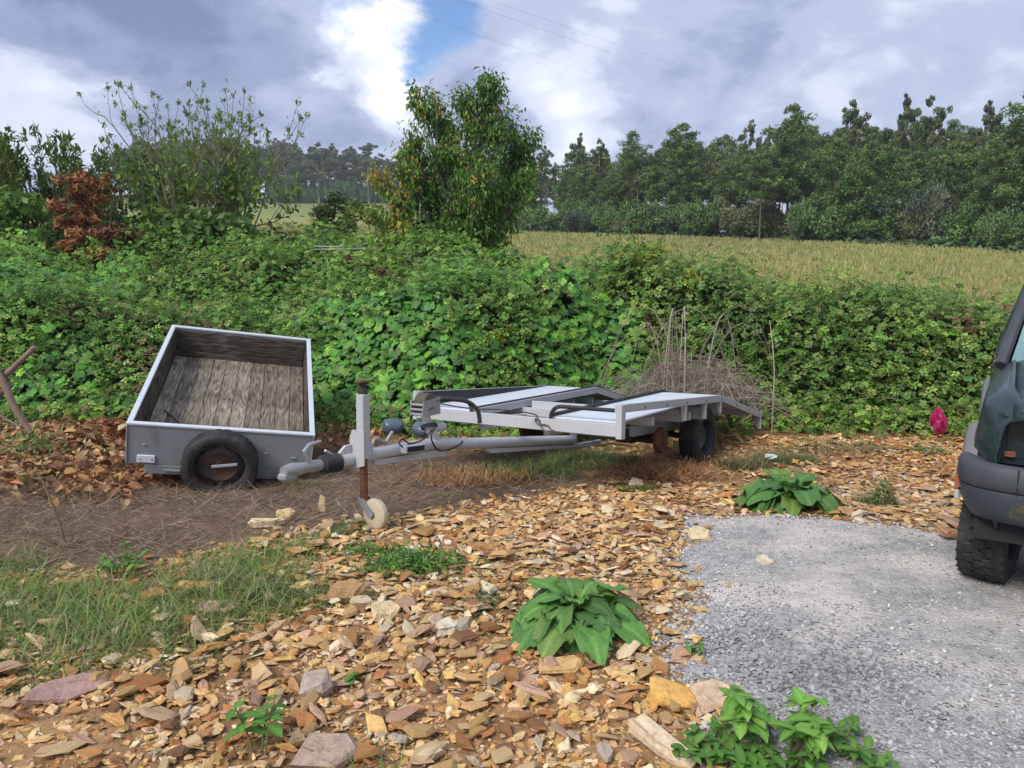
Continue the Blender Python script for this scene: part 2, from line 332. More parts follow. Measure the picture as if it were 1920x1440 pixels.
# ------------------------------------------------------------------ ground: one sheet from the yard to the far field
def G(x, y):
    x = np.asarray(x, dtype=float); y = np.asarray(y, dtype=float)
    near = -.05-.12*sst(4.8, 6.8, y)
    near = near+.035*fbm(x*.8+3, y*.8)*sst(-1, 2, y)+.05*sst(-3.0, -4.6, x)*sst(4.4, 6.2, y)-.045*np.exp(-(((x+2.4)/.9)**2+((y-6.15)/.4)**2))
    cap = 96+270*sst(.10, -.08, x/np.maximum(y, 1)); ye = np.where(y > cap, cap+20*(1-np.exp(-(y-cap)/20)), y)
    yy = np.maximum(ye-11, 0); k = yy*yy/(yy+2.5)
    return near+k*.088+k*k*.0001
def in_poly(x, y, poly):
    ins = np.zeros(np.shape(x), bool); n = len(poly)
    for i in range(n):
        (x1, y1), (x2, y2) = poly[i], poly[(i+1) % n]
        c = ((y1 > y) != (y2 > y)) & (x < (x2-x1)*(y-y1)/(y2-y1+1e-12)+x1); ins ^= c
    return ins
# outline of the grey gravel pad, as seen on the ground (x, y)
PAD = [(1.28, 5.35), (1.2, 4.95), (1.02, 4.55), (.96, 4.2), (.98, 3.75), (.80, 3.35), (.74, 3.05), (.86, 2.75), (.80, 2.45), (.86, 2.0), (1.0, 1.0), (8, 1.0), (8, 4.4), (4.2, 4.55), (3.0, 4.75), (2.45, 5.05), (1.9, 5.3)]
def pad_dist(x, y):                                   # > 0 inside, about the distance to the outline
    x = np.asarray(x, float); y = np.asarray(y, float); d = np.full(x.shape, 9.)
    for i in range(len(PAD)):
        (x1, y1), (x2, y2) = PAD[i], PAD[(i+1) % len(PAD)]; dx, dy = x2-x1, y2-y1
        t = np.clip(((x-x1)*dx+(y-y1)*dy)/(dx*dx+dy*dy), 0, 1); d = np.minimum(d, np.hypot(x-x1-t*dx, y-y1-t*dy))
    return np.where(in_poly(x, y, PAD), d, -d)
def straw_mask(x, y):                                 # bank of dead stems, left half
    e = np.interp(x, [-3, -2.1, -1.3, -.8, 0, .5], [4.1, 4.3, 5.0, 5.4, 6.0, 6.3])+.18*fbm(x*1.3, y*1.3+5)
    return sst(e-.25, e+.25, y)*sst(1.2, .2, x+.3*fbm(x*2, y*2))*sst(8.6, 7.6, y)
def grass_mask(x, y):
    a = np.exp(-(((x+2.15)/.75)**2+((y-3.55)/.45)**2))*1.1+np.exp(-(((x+1.55)/.35)**2+((y-4.1)/.5)**2))*.9+np.exp(-(((x+1.0)/.5)**2+((y-3.75)/.22)**2))*.55
    a = a+np.exp(-(((x+3.4)/.9)**2+((y-3.8)/.5)**2))*.6
    return np.clip(a+.6*fbm(x*2.1+9, y*2.1)-.08, 0, 1)
def grid_axis(lo, hi, flo, fhi, st, gr):
    a = list(np.arange(flo, fhi+1e-6, st)); s = st
    while a[-1] < hi: s *= gr; a.append(a[-1]+s)
    s = st
    while a[0] > lo: s *= gr; a.insert(0, a[0]-s)
    return np.array(a)
gx = grid_axis(-420, 420, -6.5, 6.5, .08, 1.12); gy = grid_axis(-40, 480, 1.6, 9.5, .065, 1.10)
X, Y = np.meshgrid(gx, gy); Z = G(X, Y)
nearm = sst(9, 7.5, Y)*sst(8, 6.5, np.abs(X))
Z = Z+nearm*(.018*fbm(X*6, Y*6, 3))
st_ = straw_mask(X, Y)[..., None]; gm = (grass_mask(X, Y)*sst(5.2, 4.6, Y))[..., None]; fd = sst(9.2, 12, Y)[..., None]
n1 = fbm(X*1.7, Y*1.7)[..., None]; n2 = fbm(X*.03+4, Y*.03+8)[..., None]; n3 = fbm(X*.11+1, Y*.2+8)[..., None]
och = np.array([.28, .165, .08])*(1+.3*n1); stc = np.array([.155, .108, .075])*(1+.3*n1); grc = np.array([.13, .10, .055])
fld = np.array([.27, .26, .08])+n3*np.array([.05, .02, .02]); fgr = np.array([.15, .19, .06])
far = sst(120, 210, Y)[..., None]; fld = fld*(1-.75*far)+fgr*.75*far
fld = fld*(1-.5*np.clip(n2*2, 0, 1))+fgr*.5*np.clip(n2*2, 0, 1)
col = och*(1-st_)+stc*st_; col = col*(1-gm)+grc*gm; col = col*(1-fd)+fld*fd
nx, ny = len(gx), len(gy); ii = (np.arange(ny-1)[:, None]*nx+np.arange(nx-1)[None]).ravel()
GF = np.stack([ii, ii+1, ii+1+nx, ii+nx], 1)
ground = mesh_np('ground', np.stack([X, Y, Z], -1).reshape(-1, 3), GF, M['ground'], col.reshape(-1, 3), smooth=True); tag(ground, kind='structure')

# grey gravel pad: a thin dome laid over the soil
px_ = np.arange(.5, 8.01, .05); py_ = np.arange(1.0, 5.6, .05); PX, PY = np.meshgrid(px_, py_)
pd = pad_dist(PX, PY)+.05*fbm(PX*5, PY*5)
PZ = G(PX, PY)+np.clip(.034*sst(-.02, .25, pd), 0, 1)+.012*fbm(PX*2, PY*3)+.008*fbm(PX*9, PY*9)-.03*sst(0.02, -.06, pd)
nx, ny = len(px_), len(py_); ii = (np.arange(ny-1)[:, None]*nx+np.arange(nx-1)[None]).ravel()
PF = np.stack([ii, ii+1, ii+1+nx, ii+nx], 1); keep = (pd.ravel()[PF] > -.06).any(1)
pad = mesh_np('gravel_pad', np.stack([PX, PY, PZ], -1).reshape(-1, 3), PF[keep], M['pad'], smooth=True); tag(pad, kind='structure')
def PADZ(x, y):
    d = pad_dist(x, y)
    return G(x, y)+.034*sst(-.02, .25, d)+.012*fbm(np.asarray(x)*2, np.asarray(y)*3)

# ------------------------------------------------------------------ box trailer (tipped onto its nose, tail raised)
def rot_zxy(yaw, pit, rol): return Matrix.Rotation(yaw, 3, 'Z')@Matrix.Rotation(pit, 3, 'X')@Matrix.Rotation(rol, 3, 'Y')
BW, BL, BH = 1.5, 2.566, .361
bR = rot_zxy(.2639, .2644, .13195); btop = Vector((-2.468, 6.392, .3435)); borg = btop+bR@Vector((0, 0, -BH))
box = empty('box_trailer', borg, (0, 0, 0), 'open grey box trailer with plank floor, tipped nose down in the brambles', 'trailer')
box.matrix_world = Matrix.Translation(borg)@bR.to_4x4()
bx = lambda c, d, name, mat, parent=box, b=.004: Soup().bbox(c, d, b).build(name, M[mat], parent)
th = .028
bx((0, th/2, BH/2), (BW, th, BH), 'front_panel', 'panel')
for s in (-1, 1):
    sp = bx((s*(BW/2-th/2), BL/2, BH/2), (th, BL-2*th-.004, BH), 'side_panel', 'panel')
    bx((s*(BW/2-th/2), BL/2, BH+.011), (.046, BL-.09, .022), 'edge_trim', 'trim', sp)
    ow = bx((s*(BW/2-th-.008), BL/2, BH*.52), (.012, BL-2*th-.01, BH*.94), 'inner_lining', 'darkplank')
tg_ = bx((0, BL-th/2, BH/2), (BW, th, BH), 'tailgate', 'panel')
bx((0, BL-th/2, BH+.011), (BW+.02, .046, .022), 'edge_trim', 'trim', tg_)
bx((0, th/2, BH+.011), (BW+.02, .046, .022), 'edge_trim', 'trim')
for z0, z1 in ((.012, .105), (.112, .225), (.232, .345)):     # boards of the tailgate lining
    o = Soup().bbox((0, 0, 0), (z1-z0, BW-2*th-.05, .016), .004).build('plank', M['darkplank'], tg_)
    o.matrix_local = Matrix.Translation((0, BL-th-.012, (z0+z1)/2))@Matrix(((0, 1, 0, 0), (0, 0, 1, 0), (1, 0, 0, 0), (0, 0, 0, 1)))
flo = bx((0, BL/2, .008), (BW-2*th, BL-2*th, .012), 'floor', 'dark')
xs = np.linspace(-BW/2+th+.02, BW/2-th-.02, 11); 
for i in range(10):
    wv_ = (xs[i+1]-xs[i])*.97
    o = Soup().bbox((0, 0, 0), (wv_, BL-2*th-.04, .018), .003).build('plank', M['plank'], flo); o.location = ((xs[i]+xs[i+1])/2, BL/2, .026+random.uniform(-.002, .002))
bx((0, .022, -.045), (1.22, .05, .085), 'chassis_beam', 'panel')
for s in (-1, 1): bx((s*.55, BL/2+.1, -.05), (.05, BL-.3, .08), 'chassis_rail', 'panel')
for s in (-1, 1):
    for y in (0, BL-th): bx((s*(BW/2+.002), y+th/2, BH*.5), (.012, .05, BH-.01), 'corner_strip', 'panel')
lp = bx((-.60, -.008, .055), (.14, .014, .07), 'lamp_plate', 'white')
for s in (-1, 1): Soup().lathe([(.0, -.004), (.007, -.004), (.007, .006), (.0, .006)], 10, (-.60+s*.045, -.016, .055), [[0, 1, 0], [1, 0, 0], [0, 0, 1]]).build('bolt', M['zinc'], lp)
bx((-.38, -.012, -.045), (.16, .012, .02), 'handle_bar', 'panel')
bx((.36, -.006, .17), (.035, .012, .008), 'latch', 'zinc'); bx((.59, -.008, .14), (.05, .014, .008), 'latch', 'zinc'); bx((-.62, -.006, .19), (.03, .01, .01), 'latch', 'zinc')
Soup().tube([(-.02, 1.2, .30), (-.02, 1.2, .31)], .004).build('bolt', M['zinc'], box)

def make_wheel(name, parent, loc, R3, r, wd, rr, rim='rim', nt=72, blocks=False, dish=.03):
    """wheel about local X (outer face = -X); returns wheel empty-like tyre root"""
    h = wd/2; g = .009
    prof = [(rr*1.0, -h*.80), (rr*1.05, -h*.95), (r*.80, -h*1.02), (r*.90, -h*1.0), (r*.955, -h*.93), (r*.985, -h*.83),
            (r, -h*.70), (r, -h*.42), (r-g, -h*.40), (r-g, -h*.33), (r, -h*.31), (r, -h*.04), (r-g, -h*.02), (r-g, h*.05), (r, h*.07), (r, h*.33), (r-g, h*.35), (r-g, h*.42), (r, h*.44),
            (r, h*.70), (r*.985, h*.83), (r*.955, h*.93), (r*.90, h*1.0), (r*.80, h*1.02), (rr*1.05, h*.95), (rr*1.0, h*.80)]
    def mod(i, j):
        if blocks: return .007 if 5 <= i <= 20 else 0
        return .007 if (4 <= i <= 21 and j % 3 == 0) else 0
    wh = Soup().lathe(prof, nt, mod=mod).build(name, M['tyre'], parent); sm_angle(wh, 35)
    wh.matrix_local = Matrix.Translation(loc)@Matrix(R3).to_4x4()
    if blocks:
        s = Soup(); nb = 30; rows = [(-.80, .26), (-.42, .30), (0, .32), (.42, .30), (.80, .26)]
        for k in range(nb):
            for q, (u, wu) in enumerate(rows):
                t = 2*PI*(k+.5*(q % 2)+.12*u)/nb; sk = .35*(1 if q % 2 else -1)
                ct, st = math.cos(t), math.sin(t); Rm = np.array([[1, 0, 0], [0, ct, -st], [0, st, ct]])@np.array([[math.cos(sk), 0, math.sin(sk)], [0, 1, 0], [-math.sin(sk), 0, math.cos(sk)]])
                rc = r-.0095-(.008 if abs(u) > .7 else 0)
                s.bbox((u*h, rc*ct, rc*st), (wu*h*1.15, .018, 2*PI*r/nb*.72), .003, Rm)
        s.build('tread', M['tyre'], wh)
    rm = Soup().lathe([(rr*1.03, -h*.86), (rr*.97, -h*.84), (rr*.93, -h*.5), (rr*.90, h*.5), (rr*.98, h*.85), (rr*1.03, h*.86), (rr*.99, h*.7), (rr*.93, h*.45), (rr*.95, -h*.5)], 48).build('rim', M[rim], wh); sm_angle(rm, 40)
    dk = Soup().lathe([(0.0, -h*.30), (rr*.18, -h*.30), (rr*.22, -h*.12), (rr*.30, -h*.10), (rr*.62, -h*.26-dish*.3), (rr*.72, -h*.22), (rr*.94, h*.05), (rr*.94, h*.10), (0, h*.1)], 48, closed=False).build('disc', M[rim], wh); sm_angle(dk, 35)
    for k in range(10):
        t = 2*PI*k/10; c_ = (-h*.10-.002, rr*.80*math.cos(t), rr*.80*math.sin(t))
        ct, st = math.cos(t), math.sin(t)
        Soup().lathe([(0, -.006), (.020, -.006), (.020, .004), (0, .004)], 10, c_, np.array([[1, 0, 0], [0, ct, -st], [0, st, ct]])@np.array([[.95, -.31, 0], [.31, .95, 0], [0, 0, 1]])).build('vent_hole', M['dark'], wh)
    for k in range(4):
        t = 2*PI*k/4+.4; Soup().lathe([(0, -.012), (.011, -.012), (.011, .008), (0, .008)], 6, (-h*.14, rr*.32*math.cos(t), rr*.32*math.sin(t))).build('wheel_nut', M['rust'], wh)
    return wh
# spare: axle along trailer Y, outer face forward
Rsp = Matrix(((0, 1, 0), (1, 0, 0), (0, 0, -1)))
spare = make_wheel('spare_wheel', box, (-.005, -.10, .085), Rsp, .312, .175, .222, 'rustrim')
bx((.045, -.135, .085), (.21, .014, .024), 'spare_clamp', 'galv', b=.003).rotation_euler = (0, -.16, 0)
for c in box.children:
    if c.name.startswith('spare_clamp'): c.location = (0, -.01, .012)
# stick lying on the floor planks
stick = Soup().tube([(0, 0, 0), (.13, -.19, .004), (.26, -.40, 0)], [.008, .009, .008], 6, (.2, .15, .1)).build('stick', M['drywood'])
stick.matrix_world = Matrix.Translation(borg)@bR.to_4x4()@Matrix.Translation((-.60, 1.02, .046))
tag(stick, 'short grey stick lying on the plank floor of the box trailer', 'stick')

# ------------------------------------------------------------------ car transporter trailer
ax_t = rad(36); u_ = Vector((math.sin(ax_t), math.cos(ax_t), 0)); n_ = Vector((math.cos(ax_t), -math.sin(ax_t), 0))
torg = Vector((-.0215, 6.43, .473))
pt, rl = rad(4.85), rad(1.9)
# local X = towards the near side, Y = rearward, Z = up
tR = Matrix((n_, u_, Vector((0, 0, 1)))).transposed()@Matrix.Rotation(-pt, 3, 'X')@Matrix.Rotation(-rl, 3, 'Y')
trl = empty('car_transporter_trailer', torg, (0, 0, 0), 'light grey tandem car transporter trailer with two sloping tracks and winch', 'trailer')
trl.matrix_world = Matrix.Translation(torg)@tR.to_4x4()
def tb(c, d, name, mat='galv', parent=trl, b=.004): return Soup().bbox(c, d, b).build(name, M[mat], parent)
HW = 1.05; IN = .40; PK, RE = 2.18, 3.45; TANR = math.tan(rad(10.8))
def ztop(y): return .15 if y <= PK else .15-(y-PK)*TANR                   # top of the side rails
def zdk(y): return .012+(.138)*y/PK if y <= PK else ztop(y)               # running surface of the tracks
tb((0, 0, -.05), (2*HW, .06, .10), 'front_beam')
for s in (-1, 1):
    nm = Soup()
    # outer side rail: level, then dropping to the tail
    hr = .062
    for x0, x1 in ((s*(HW-.02), s*(HW+.018)),):
        xa, xb = min(x0, x1), max(x0, x1)
        nm.prism([(-.03, .15-hr), (-.03, .152), (PK, .152), (RE, ztop(RE)+.002), (RE, ztop(RE)-hr), (PK, .15-hr)], xa, xb, 0)
    nm.build('side_rail', M['galv'], trl)
    dkp = Soup(); xa, xb = sorted((s*IN, s*(HW-.022)))
    ys = [.03, .7, 1.4, PK, 2.8, RE]
    dkp.prism([(y, zdk(y)) for y in ys]+[(y, zdk(y)-.012) for y in ys[::-1]], xa, xb, 0)
    dk = dkp.build('track_plate', M['deck'], trl)
    ed = Soup(); xa, xb = sorted((s*IN, s*(IN-.03)))
    ed.prism([(y, zdk(y)+.016) for y in ys]+[(y, zdk(y)-.05) for y in ys[::-1]], xa, xb, 0); ed.build('inner_rail', M['galv'], trl)
    rb = Soup(); rb.tube([(s*(IN+.012), y, zdk(y)+.018) for y in ys], .014, 8); sm_angle(rb.build('rubber_edge', M['black'], trl))
    up = Soup(); xa, xb = sorted((s*(HW-.022), s*(HW-.030)))
    if s < 0: up.prism([(.03, zdk(.03)), (PK, zdk(PK)), (PK, .148), (.03, .148)], xa, xb, 0); up.build('shade_strip', M['black'], trl)  # far rail's inner face lies in shade; that shade is painted as a black strip
    # end post, hanging brackets and the web plates behind them
    tb((s*(HW+.022), -.005, .02), (.05, .07, .27), 'front_post')
    tb((s*(HW+.0), RE-.02, ztop(RE)-.09), (.045, .035, .20), 'rear_post')
    for y, dp in ((1.28, .14), (1.76, .15), (2.16, .11)):
        tb((s*(HW-.006), y, .086-dp/2), (.045, .045, dp), 'bracket')
        tb((s*(IN+HW)/2, y+.02, .05-dp*.45), (HW-IN-.05, .012, dp*.8), 'web_plate')
    tb((s*IN*1.0-s*.05, 1.7, -.10), (.06, 3.3, .10), 'chassis_rail')
    # bent wheel stop tube
    zt = .105; xo = s*(HW-.02); xi = s*(IN+.02)
    pts = [(xo, .0, zt), (xi+s*.12, .0, zt)]+[(xi+s*.10*(1-math.sin(a)), .0, zt-.10*(1-math.cos(a))) for a in np.linspace(0, PI/2, 7)]+[(xi, 0, -.02)]
    sm_angle(Soup().tube(pts, .017, 10).build('wheel_stop', M['black'], trl))
for y in (.0, .42, .85, 1.28, 1.76, 2.16, 2.6, 3.0, 3.38):                 # bolt heads along the near rail
    Soup().lathe([(0, -.005), (.009, -.005), (.009, .006), (0, .006)], 6, (HW+.02, y, ztop(y)-.035)).build('bolt', M['cable'], trl)
for y in (.75, 1.55, 2.35, 3.2): tb((0, y, -.03 if y < 3 else -.08), (2*HW-.12, .05, .08), 'cross_beam')
tb((0, .78, .02), (.60, .012, .11), 'cross_plate')
# drawbar
zt = [-.215, -.185, -.16, -.30]
bar = [(0, -1.90, -.20), (0, -1.50, -.175), (0, -1.06, -.162), (0, -.98, -.163), (0, -.5, -.20), (0, 1.05, -.30)]
sm_angle(Soup().tube(bar, .045, 16).build('drawbar', M['galv'], trl))
tb((.0, 1.07, -.30), (.07, .03, .14), 'drawbar_bracket')
Soup().prism([(-.35, -.258), (-.28, -.300), (1.6, -.405), (1.6, -.345), (1.05, -.347)], -.02, .02, 0).build('under_channel', M['galv'], trl)
Soup().prism([(-1.60, -.22), (-1.60, -.255), (-.85, -.265), (-.85, -.21)], -.022, .022, 0).build('under_plate', M['galv'], trl)
tb((.06, -1.27, -.165), (.08, .20, .055), 'socket'); tb((.101, -1.27, -.165), (.003, .18, .04), 'socket_mouth', 'dark')
# coupling: boot, head, handles
boot = Soup(); prof = []
for k in range(6): prof += [(.050 if k % 2 == 0 else .050, k*.026), (.062, k*.026+.013)]
boot.lathe([(.03, -.004)]+prof+[(.03, .15)], 24, (0, -2.05, -.205), [[0, -1, 0], [1, 0, 0], [0, 0, 1]]); sm_angle(boot.build('rubber_boot', M['black'], trl), 60)
hd = Soup(); hd.tube([(0, -2.04, -.205), (0, -2.12, -.207), (0, -2.17, -.21), (0, -2.28, -.215), (0, -2.34, -.22)], [.036, .038, .034, .046, .036], 14); sm_angle(hd.build('coupling_head', M['zinc'], trl), 50)
tb((0, -2.31, -.25), (.075, .11, .05), 'ball_socket', 'zinc', b=.015)
sm_angle(Soup().tube([(.02, -2.16, -.17), (.02, -2.20, -.10), (.02, -2.16, -.065), (.02, -2.07, -.05)], [.012, .014, .014, .011], 8).build('coupling_handle', M['zinc'], trl))
sm_angle(Soup().tube([(-.02, -2.0, -.12), (-.02, -1.93, -.16), (-.02, -1.86, -.17)], .010, 8).build('brake_lever', M['galv'], trl))
Soup().prism([(-1.92, -.16), (-1.85, -.10), (-1.70, -.085), (-1.68, -.155)], -.012, .012, 0).build('lever_plate', M['galv'], trl)
# jockey wheel: outer square tube, rusty inner tube, caster
wj = empty('jockey_wheel'); wj.parent = trl
Tinv = (Matrix.Translation(torg)@tR.to_4x4()).inverted()
jw = Vector((-1.00, 4.97, 0)); wj.matrix_local = Tinv@Matrix.Translation(jw)@Matrix.Rotation(ax_t*-1, 4, 'Z')@Matrix.Rotation(rad(1.2), 4, 'Y')
def jb(s, name, mat, sm=False): 
    o = s.build(name, M[mat], wj); 
    return sm_angle(o) if sm else o
jb(Soup().bbox((0, 0, .655), (.068, .068, .44), .006), 'outer_tube', 'galv'); jb(Soup().tube([(0, 0, .875), (0, 0, .905), (0, 0, .91)], [.034, .034, .03], 14), 'cap', 'black', True)
jb(Soup().tube([(0, 0, .905), (0, 0, .945)], .022, 10), 'spindle', 'black', True); jb(Soup().bbox((0, .0, .955), (.05, .10, .014), .004), 'crank', 'rust')
jb(Soup().prism([(-.085, .44), (-.06, .36), (.05, .40), (.05, .63), (-.06, .63), (-.085, .58)], -.043, -.035, 1), 'clamp_plate', 'galv'); jb(Soup().bbox((-.03, .05, .49), (.09, .06, .09), .006), 'clamp', 'galv')
jb(Soup().tube([(0, 0, .45), (0, 0, .16)], .027, 12), 'inner_tube', 'rust', True)
cz = .075
for s in (-1, 1): jb(Soup().prism([(-.035, .17), (.03, .17), (.105, cz+.03), (.125, cz), (.105, cz-.03), (.075, cz-.02)], s*.036-.004, s*.036+.004, 1), 'fork', 'zinc')
whl = Soup().lathe([(.02, -.028), (.085, -.028), (.100, -.018), (.105, 0), (.100, .018), (.085, .028), (.02, .028)], 32, (.11, 0, cz), [[0, 1, 0], [1, 0, 0], [0, 0, 1]]); jb(whl, 'roller', 'nylon', True)
jb(Soup().lathe([(0, -.05), (.014, -.05), (.014, .05), (0, .05)], 8, (.11, 0, cz), [[0, 1, 0], [1, 0, 0], [0, 0, 1]]), 'axle', 'zinc')
# clevis handle on the drawbar
sm_angle(Soup().tube([(0, -1.60, -.12), (.0, -1.59, -.085), (0, -1.55, -.075), (0, -1.51, -.10), (0, -1.47, -.105), (0, -1.43, -.06), (0, -1.41, -.04)], .012, 8).build('pin_handle', M['zinc'], trl))
# winch post and winch
sm_angle(Soup().tube([(0, -.93, -.17), (.0, -1.02, -.04), (0, -1.06, .03), (0, -1.07, .06)], .036, 14).build('winch_post', M['galv'], trl))
sm_angle(Soup().tube([(0, -1.00, -.045), (0, -.86, -.04)], .033, 14).build('post_stub', M['galv'], trl))
wn = empty('winch', (0, -1.07, .05)); wn.parent = trl
for s in (-1, 1): Soup().prism([(-.10, .0), (-.09, .115), (.09, .145), (.10, .02)], s*.062-.003, s*.062+.003, 0).build('winch_plate', M['zinc'], wn)
for z in (.02, .055, .09): Soup().tube([(-.06, -.085, z), (.06, -.085, z)], .010, 8).build('spacer', M['zinc'], wn)
dr = Soup(); dr.lathe([(.02, -.055)]+[(.066+.006*(k % 2), -.055+.11*k/15) for k in range(16)]+[(.02, .055)], 24, (0, .0, .105)); sm_angle(dr.build('cable_drum', M['cable'], wn), 60)
for y, z in ((.06, .12), (.0, .07), (-.03, .06)): Soup().tube([(.064, y, z), (.078, y, z)], .010, 6).build('bolt', M['cable'], wn)
hose = [(0, -.97, .16), (.02, -.86, .165), (.05, -.72, .14), (.08, -.62, .07), (.09, -.59, -.0), (.09, -.585, -.06)]
def curve(pts, n=40):
    P = np.array(pts, float); t = np.linspace(0, len(P)-1, n); out = []
    for q in t:
        i = min(int(q), len(P)-2); f = q-i; p0 = P[max(i-1, 0)]; p1 = P[i]; p2 = P[i+1]; p3 = P[min(i+2, len(P)-1)]
        out.append(.5*((2*p1)+(-p0+p2)*f+(2*p0-5*p1+4*p2-p3)*f*f+(-p0+3*p1-3*p2+p3)*f**3))
    return np.array(out)
sm_angle(Soup().tube(curve([(.0, -.98, .165), (.03, -.84, .17), (.10, -.70, .15), (.14, -.62, .08), (.15, -.60, -.02)], 20), .017, 10).build('guide_tube', M['black'], trl))
# winch cable run to a hook hanging over the front beam
wc = curve([(.0, -.98, .15), (.12, -.70, .10), (.22, -.35, .075), (.30, -.06, .03), (.32, -.045, -.02)], 24)
sm_angle(Soup().tube(wc, .006, 6).build('winch_cable', M['cable'], trl))
hk = Soup(); hk.tube(curve([(.31, -.05, .0), (.34, -.045, -.02), (.33, -.042, -.05), (.30, -.045, -.03), (.31, -.05, .0)], 16), .006, 6); hk.tube(curve([(.335, -.045, -.045), (.37, -.042, -.085), (.43, -.042, -.115), (.47, -.045, -.105), (.475, -.045, -.085)], 16), .008, 6)
hk.tube(curve([(.34, -.042, -.05), (.42, -.042, -.055), (.45, -.042, -.085)], 10), .007, 6); sm_angle(hk.build('hook', M['cable'], trl))
# loops of electric cable round the post
for r0, y0, z0, tl in ((.055, -1.03, -.02, .3), (.06, -1.02, -.035, .1)):
    a = np.linspace(0, 2*PI, 25); sm_angle(Soup().tube([(r0*math.cos(q), y0+r0*math.sin(q), z0+.02*math.cos(q+tl)) for q in a], .007, 6, cap=False).build('cable_loop', M['black'], trl))
sm_angle(Soup().tube(curve([(.06, -1.03, -.03), (.09, -1.10, -.10), (.07, -1.0, -.20), (.05, -.85, -.215), (.045, -.72, -.19), (.045, -.68, -.165)], 24), .007, 6).build('electric_cable', M['black'], trl))
sm_angle(Soup().tube(curve([(.05, -1.05, -.05), (.06, -1.15, -.11), (.05, -1.28, -.13), (.05, -1.36, -.09), (.06, -1.40, -.12), (.06, -1.35, -.15), (.05, -1.27, -.125)], 24), .006, 6).build('electric_cable', M['black'], trl))
# axles, bare brake hub in front, wheels behind
wz = -.275; wy = 2.03
for s in (-1, 1):
    Rw = Matrix.Rotation(PI if s > 0 else 0, 3, 'Z')
    make_wheel('wheel', trl, (s*.885, wy, wz+.01), Rw, .290, .195, .185)
    h = Soup().lathe([(0, -.03), (.04, -.03), (.05, -.005), (.115, .0), (.125, .012), (.125, .05), (.10, .06), (0, .06)], 28, (s*.80, wy-.64, wz+.01), np.array(Rw)).build('brake_drum', M['rust'], trl); sm_angle(h, 40)
    for k in range(4):
        t = PI*k/2+.5; Soup().tube([(s*.80, wy-.64+.07*math.cos(t), wz+.01+.07*math.sin(t)), (s*.84, wy-.64+.07*math.cos(t), wz+.01+.07*math.sin(t))], .008, 6).build('wheel_stud', M['rust'], trl)
    tb((s*.55, wy-.32, wz+.05), (.07, .85, .09), 'suspension_beam', 'dark')
for y in (wy, wy-.64): Soup().tube([(-.78, y, wz), (.78, y, wz)], .03, 10).build('axle', M['black'], trl)
tb((.40, wy-.62, wz+.02), (.20, .13, .13), 'brake_box', 'black', b=.02)
for s in (-1, 1): tb((s*.62, wy-.2, -.17), (.05, 1.5, .10), 'axle_frame')
tb((HW-.05, RE-.05, -.16), (.06, .02, .09), 'tail_lamp_bracket', 'zinc')

# ------------------------------------------------------------------ parked off-roader (front corner enters the frame)
ca = rad(33.5); cu = Vector((math.sin(ca), math.cos(ca), 0)); cn = Vector((math.cos(ca), -math.sin(ca), 0))
corg = Vector((3.275, 3.705, -.03))
cR = Matrix((cn, cu, Vector((0, 0, 1)))).transposed()
car = empty('off_road_car', corg, (0, 0, 0), 'wrecked dark green off-road car with missing headlight and mossy bumper', 'car')
car.matrix_world = Matrix.Translation(corg)@cR.to_4x4()
def loft(sections, closed=False):
    n = len(sections[0]); V = np.array(sections).reshape(-1, 3); F = []
    for i in range(len(sections)-1):
        for j in range(n-(0 if closed else 1)):
            k = (j+1) % n; F.append((i*n+j, (i+1)*n+j, (i+1)*n+k, i*n+k))
    return V, F
AR = .455                                                             # wheel arch radius
def zbot(y):
    z = .40
    for yc in (0., 2.45):
        d = AR*AR-(y-yc)**2
        if d > 0: z = max(z, .335+math.sqrt(d))
    return z
HWB = .80
def shoulder(y):                                                      # height of the waist line along the car
    return np.interp(y, [-.46, -.30, .2, .75, 3.4], [1.0, 1.06, 1.10, 1.13, 1.15])
ys = sorted(set(list(np.linspace(-.46, 3.35, 45))+[-AR, AR, 2.45-AR, 2.45+AR]))
for s in (-1, 1):
    sec = []
    for y in ys:
        zb, zs = zbot(y), float(shoulder(y)); w_ = HWB-.10*max(0, (-y-.22)/.24)**2-.02*max(0, y-2.6)
        row = []
        for f in np.linspace(0, 1, 9):
            z = zb+(zs-zb)*f; xo = w_-.035*max(0, (z-.78)/.3)**1.5-.02*max(0, (.6-z)/.2)-(.07*max(0, f-.86)/.14)*(1 if f > .86 else 0)
            xo += .012*math.exp(-((z-.80)/.03)**2)
            row.append((s*xo, y, z))
        row.append((s*(w_-.14), y, zs+.008))
        sec.append(row)
    V, F = loft(sec); o = Soup().add(V, F).build('side_body', M['carpaint'], car); sm_angle(o, 50)
    so_ = o.modifiers.new('shell', 'SOLIDIFY'); so_.thickness = .02; so_.offset = -1 if s < 0 else 1
# bonnet: gently crowned panel with a dark shut line beside the wings
hood = []
for y in np.linspace(-.50, .78, 15):
    row = []
    for x in np.linspace(-.655, .655, 15):
        e = abs(x)/.655; z = float(shoulder(y))+.022+.028*(1-e**2)-.030*max(0, (e-.9)/.1)**2-.05*max(0, (-y-.36)/.14)**2
        row.append((x, y, z))
    hood.append(row)
V, F = loft(hood); hd_ = Soup().add(V, F).build('bonnet', M['carpaint'], car); sm_angle(hd_, 50); q = hd_.modifiers.new('shell', 'SOLIDIFY'); q.thickness = .025; q.offset = -1
Soup().box((0, .15, .96), (1.36, 1.15, .02)).build('engine_bay', M['dark'], car)
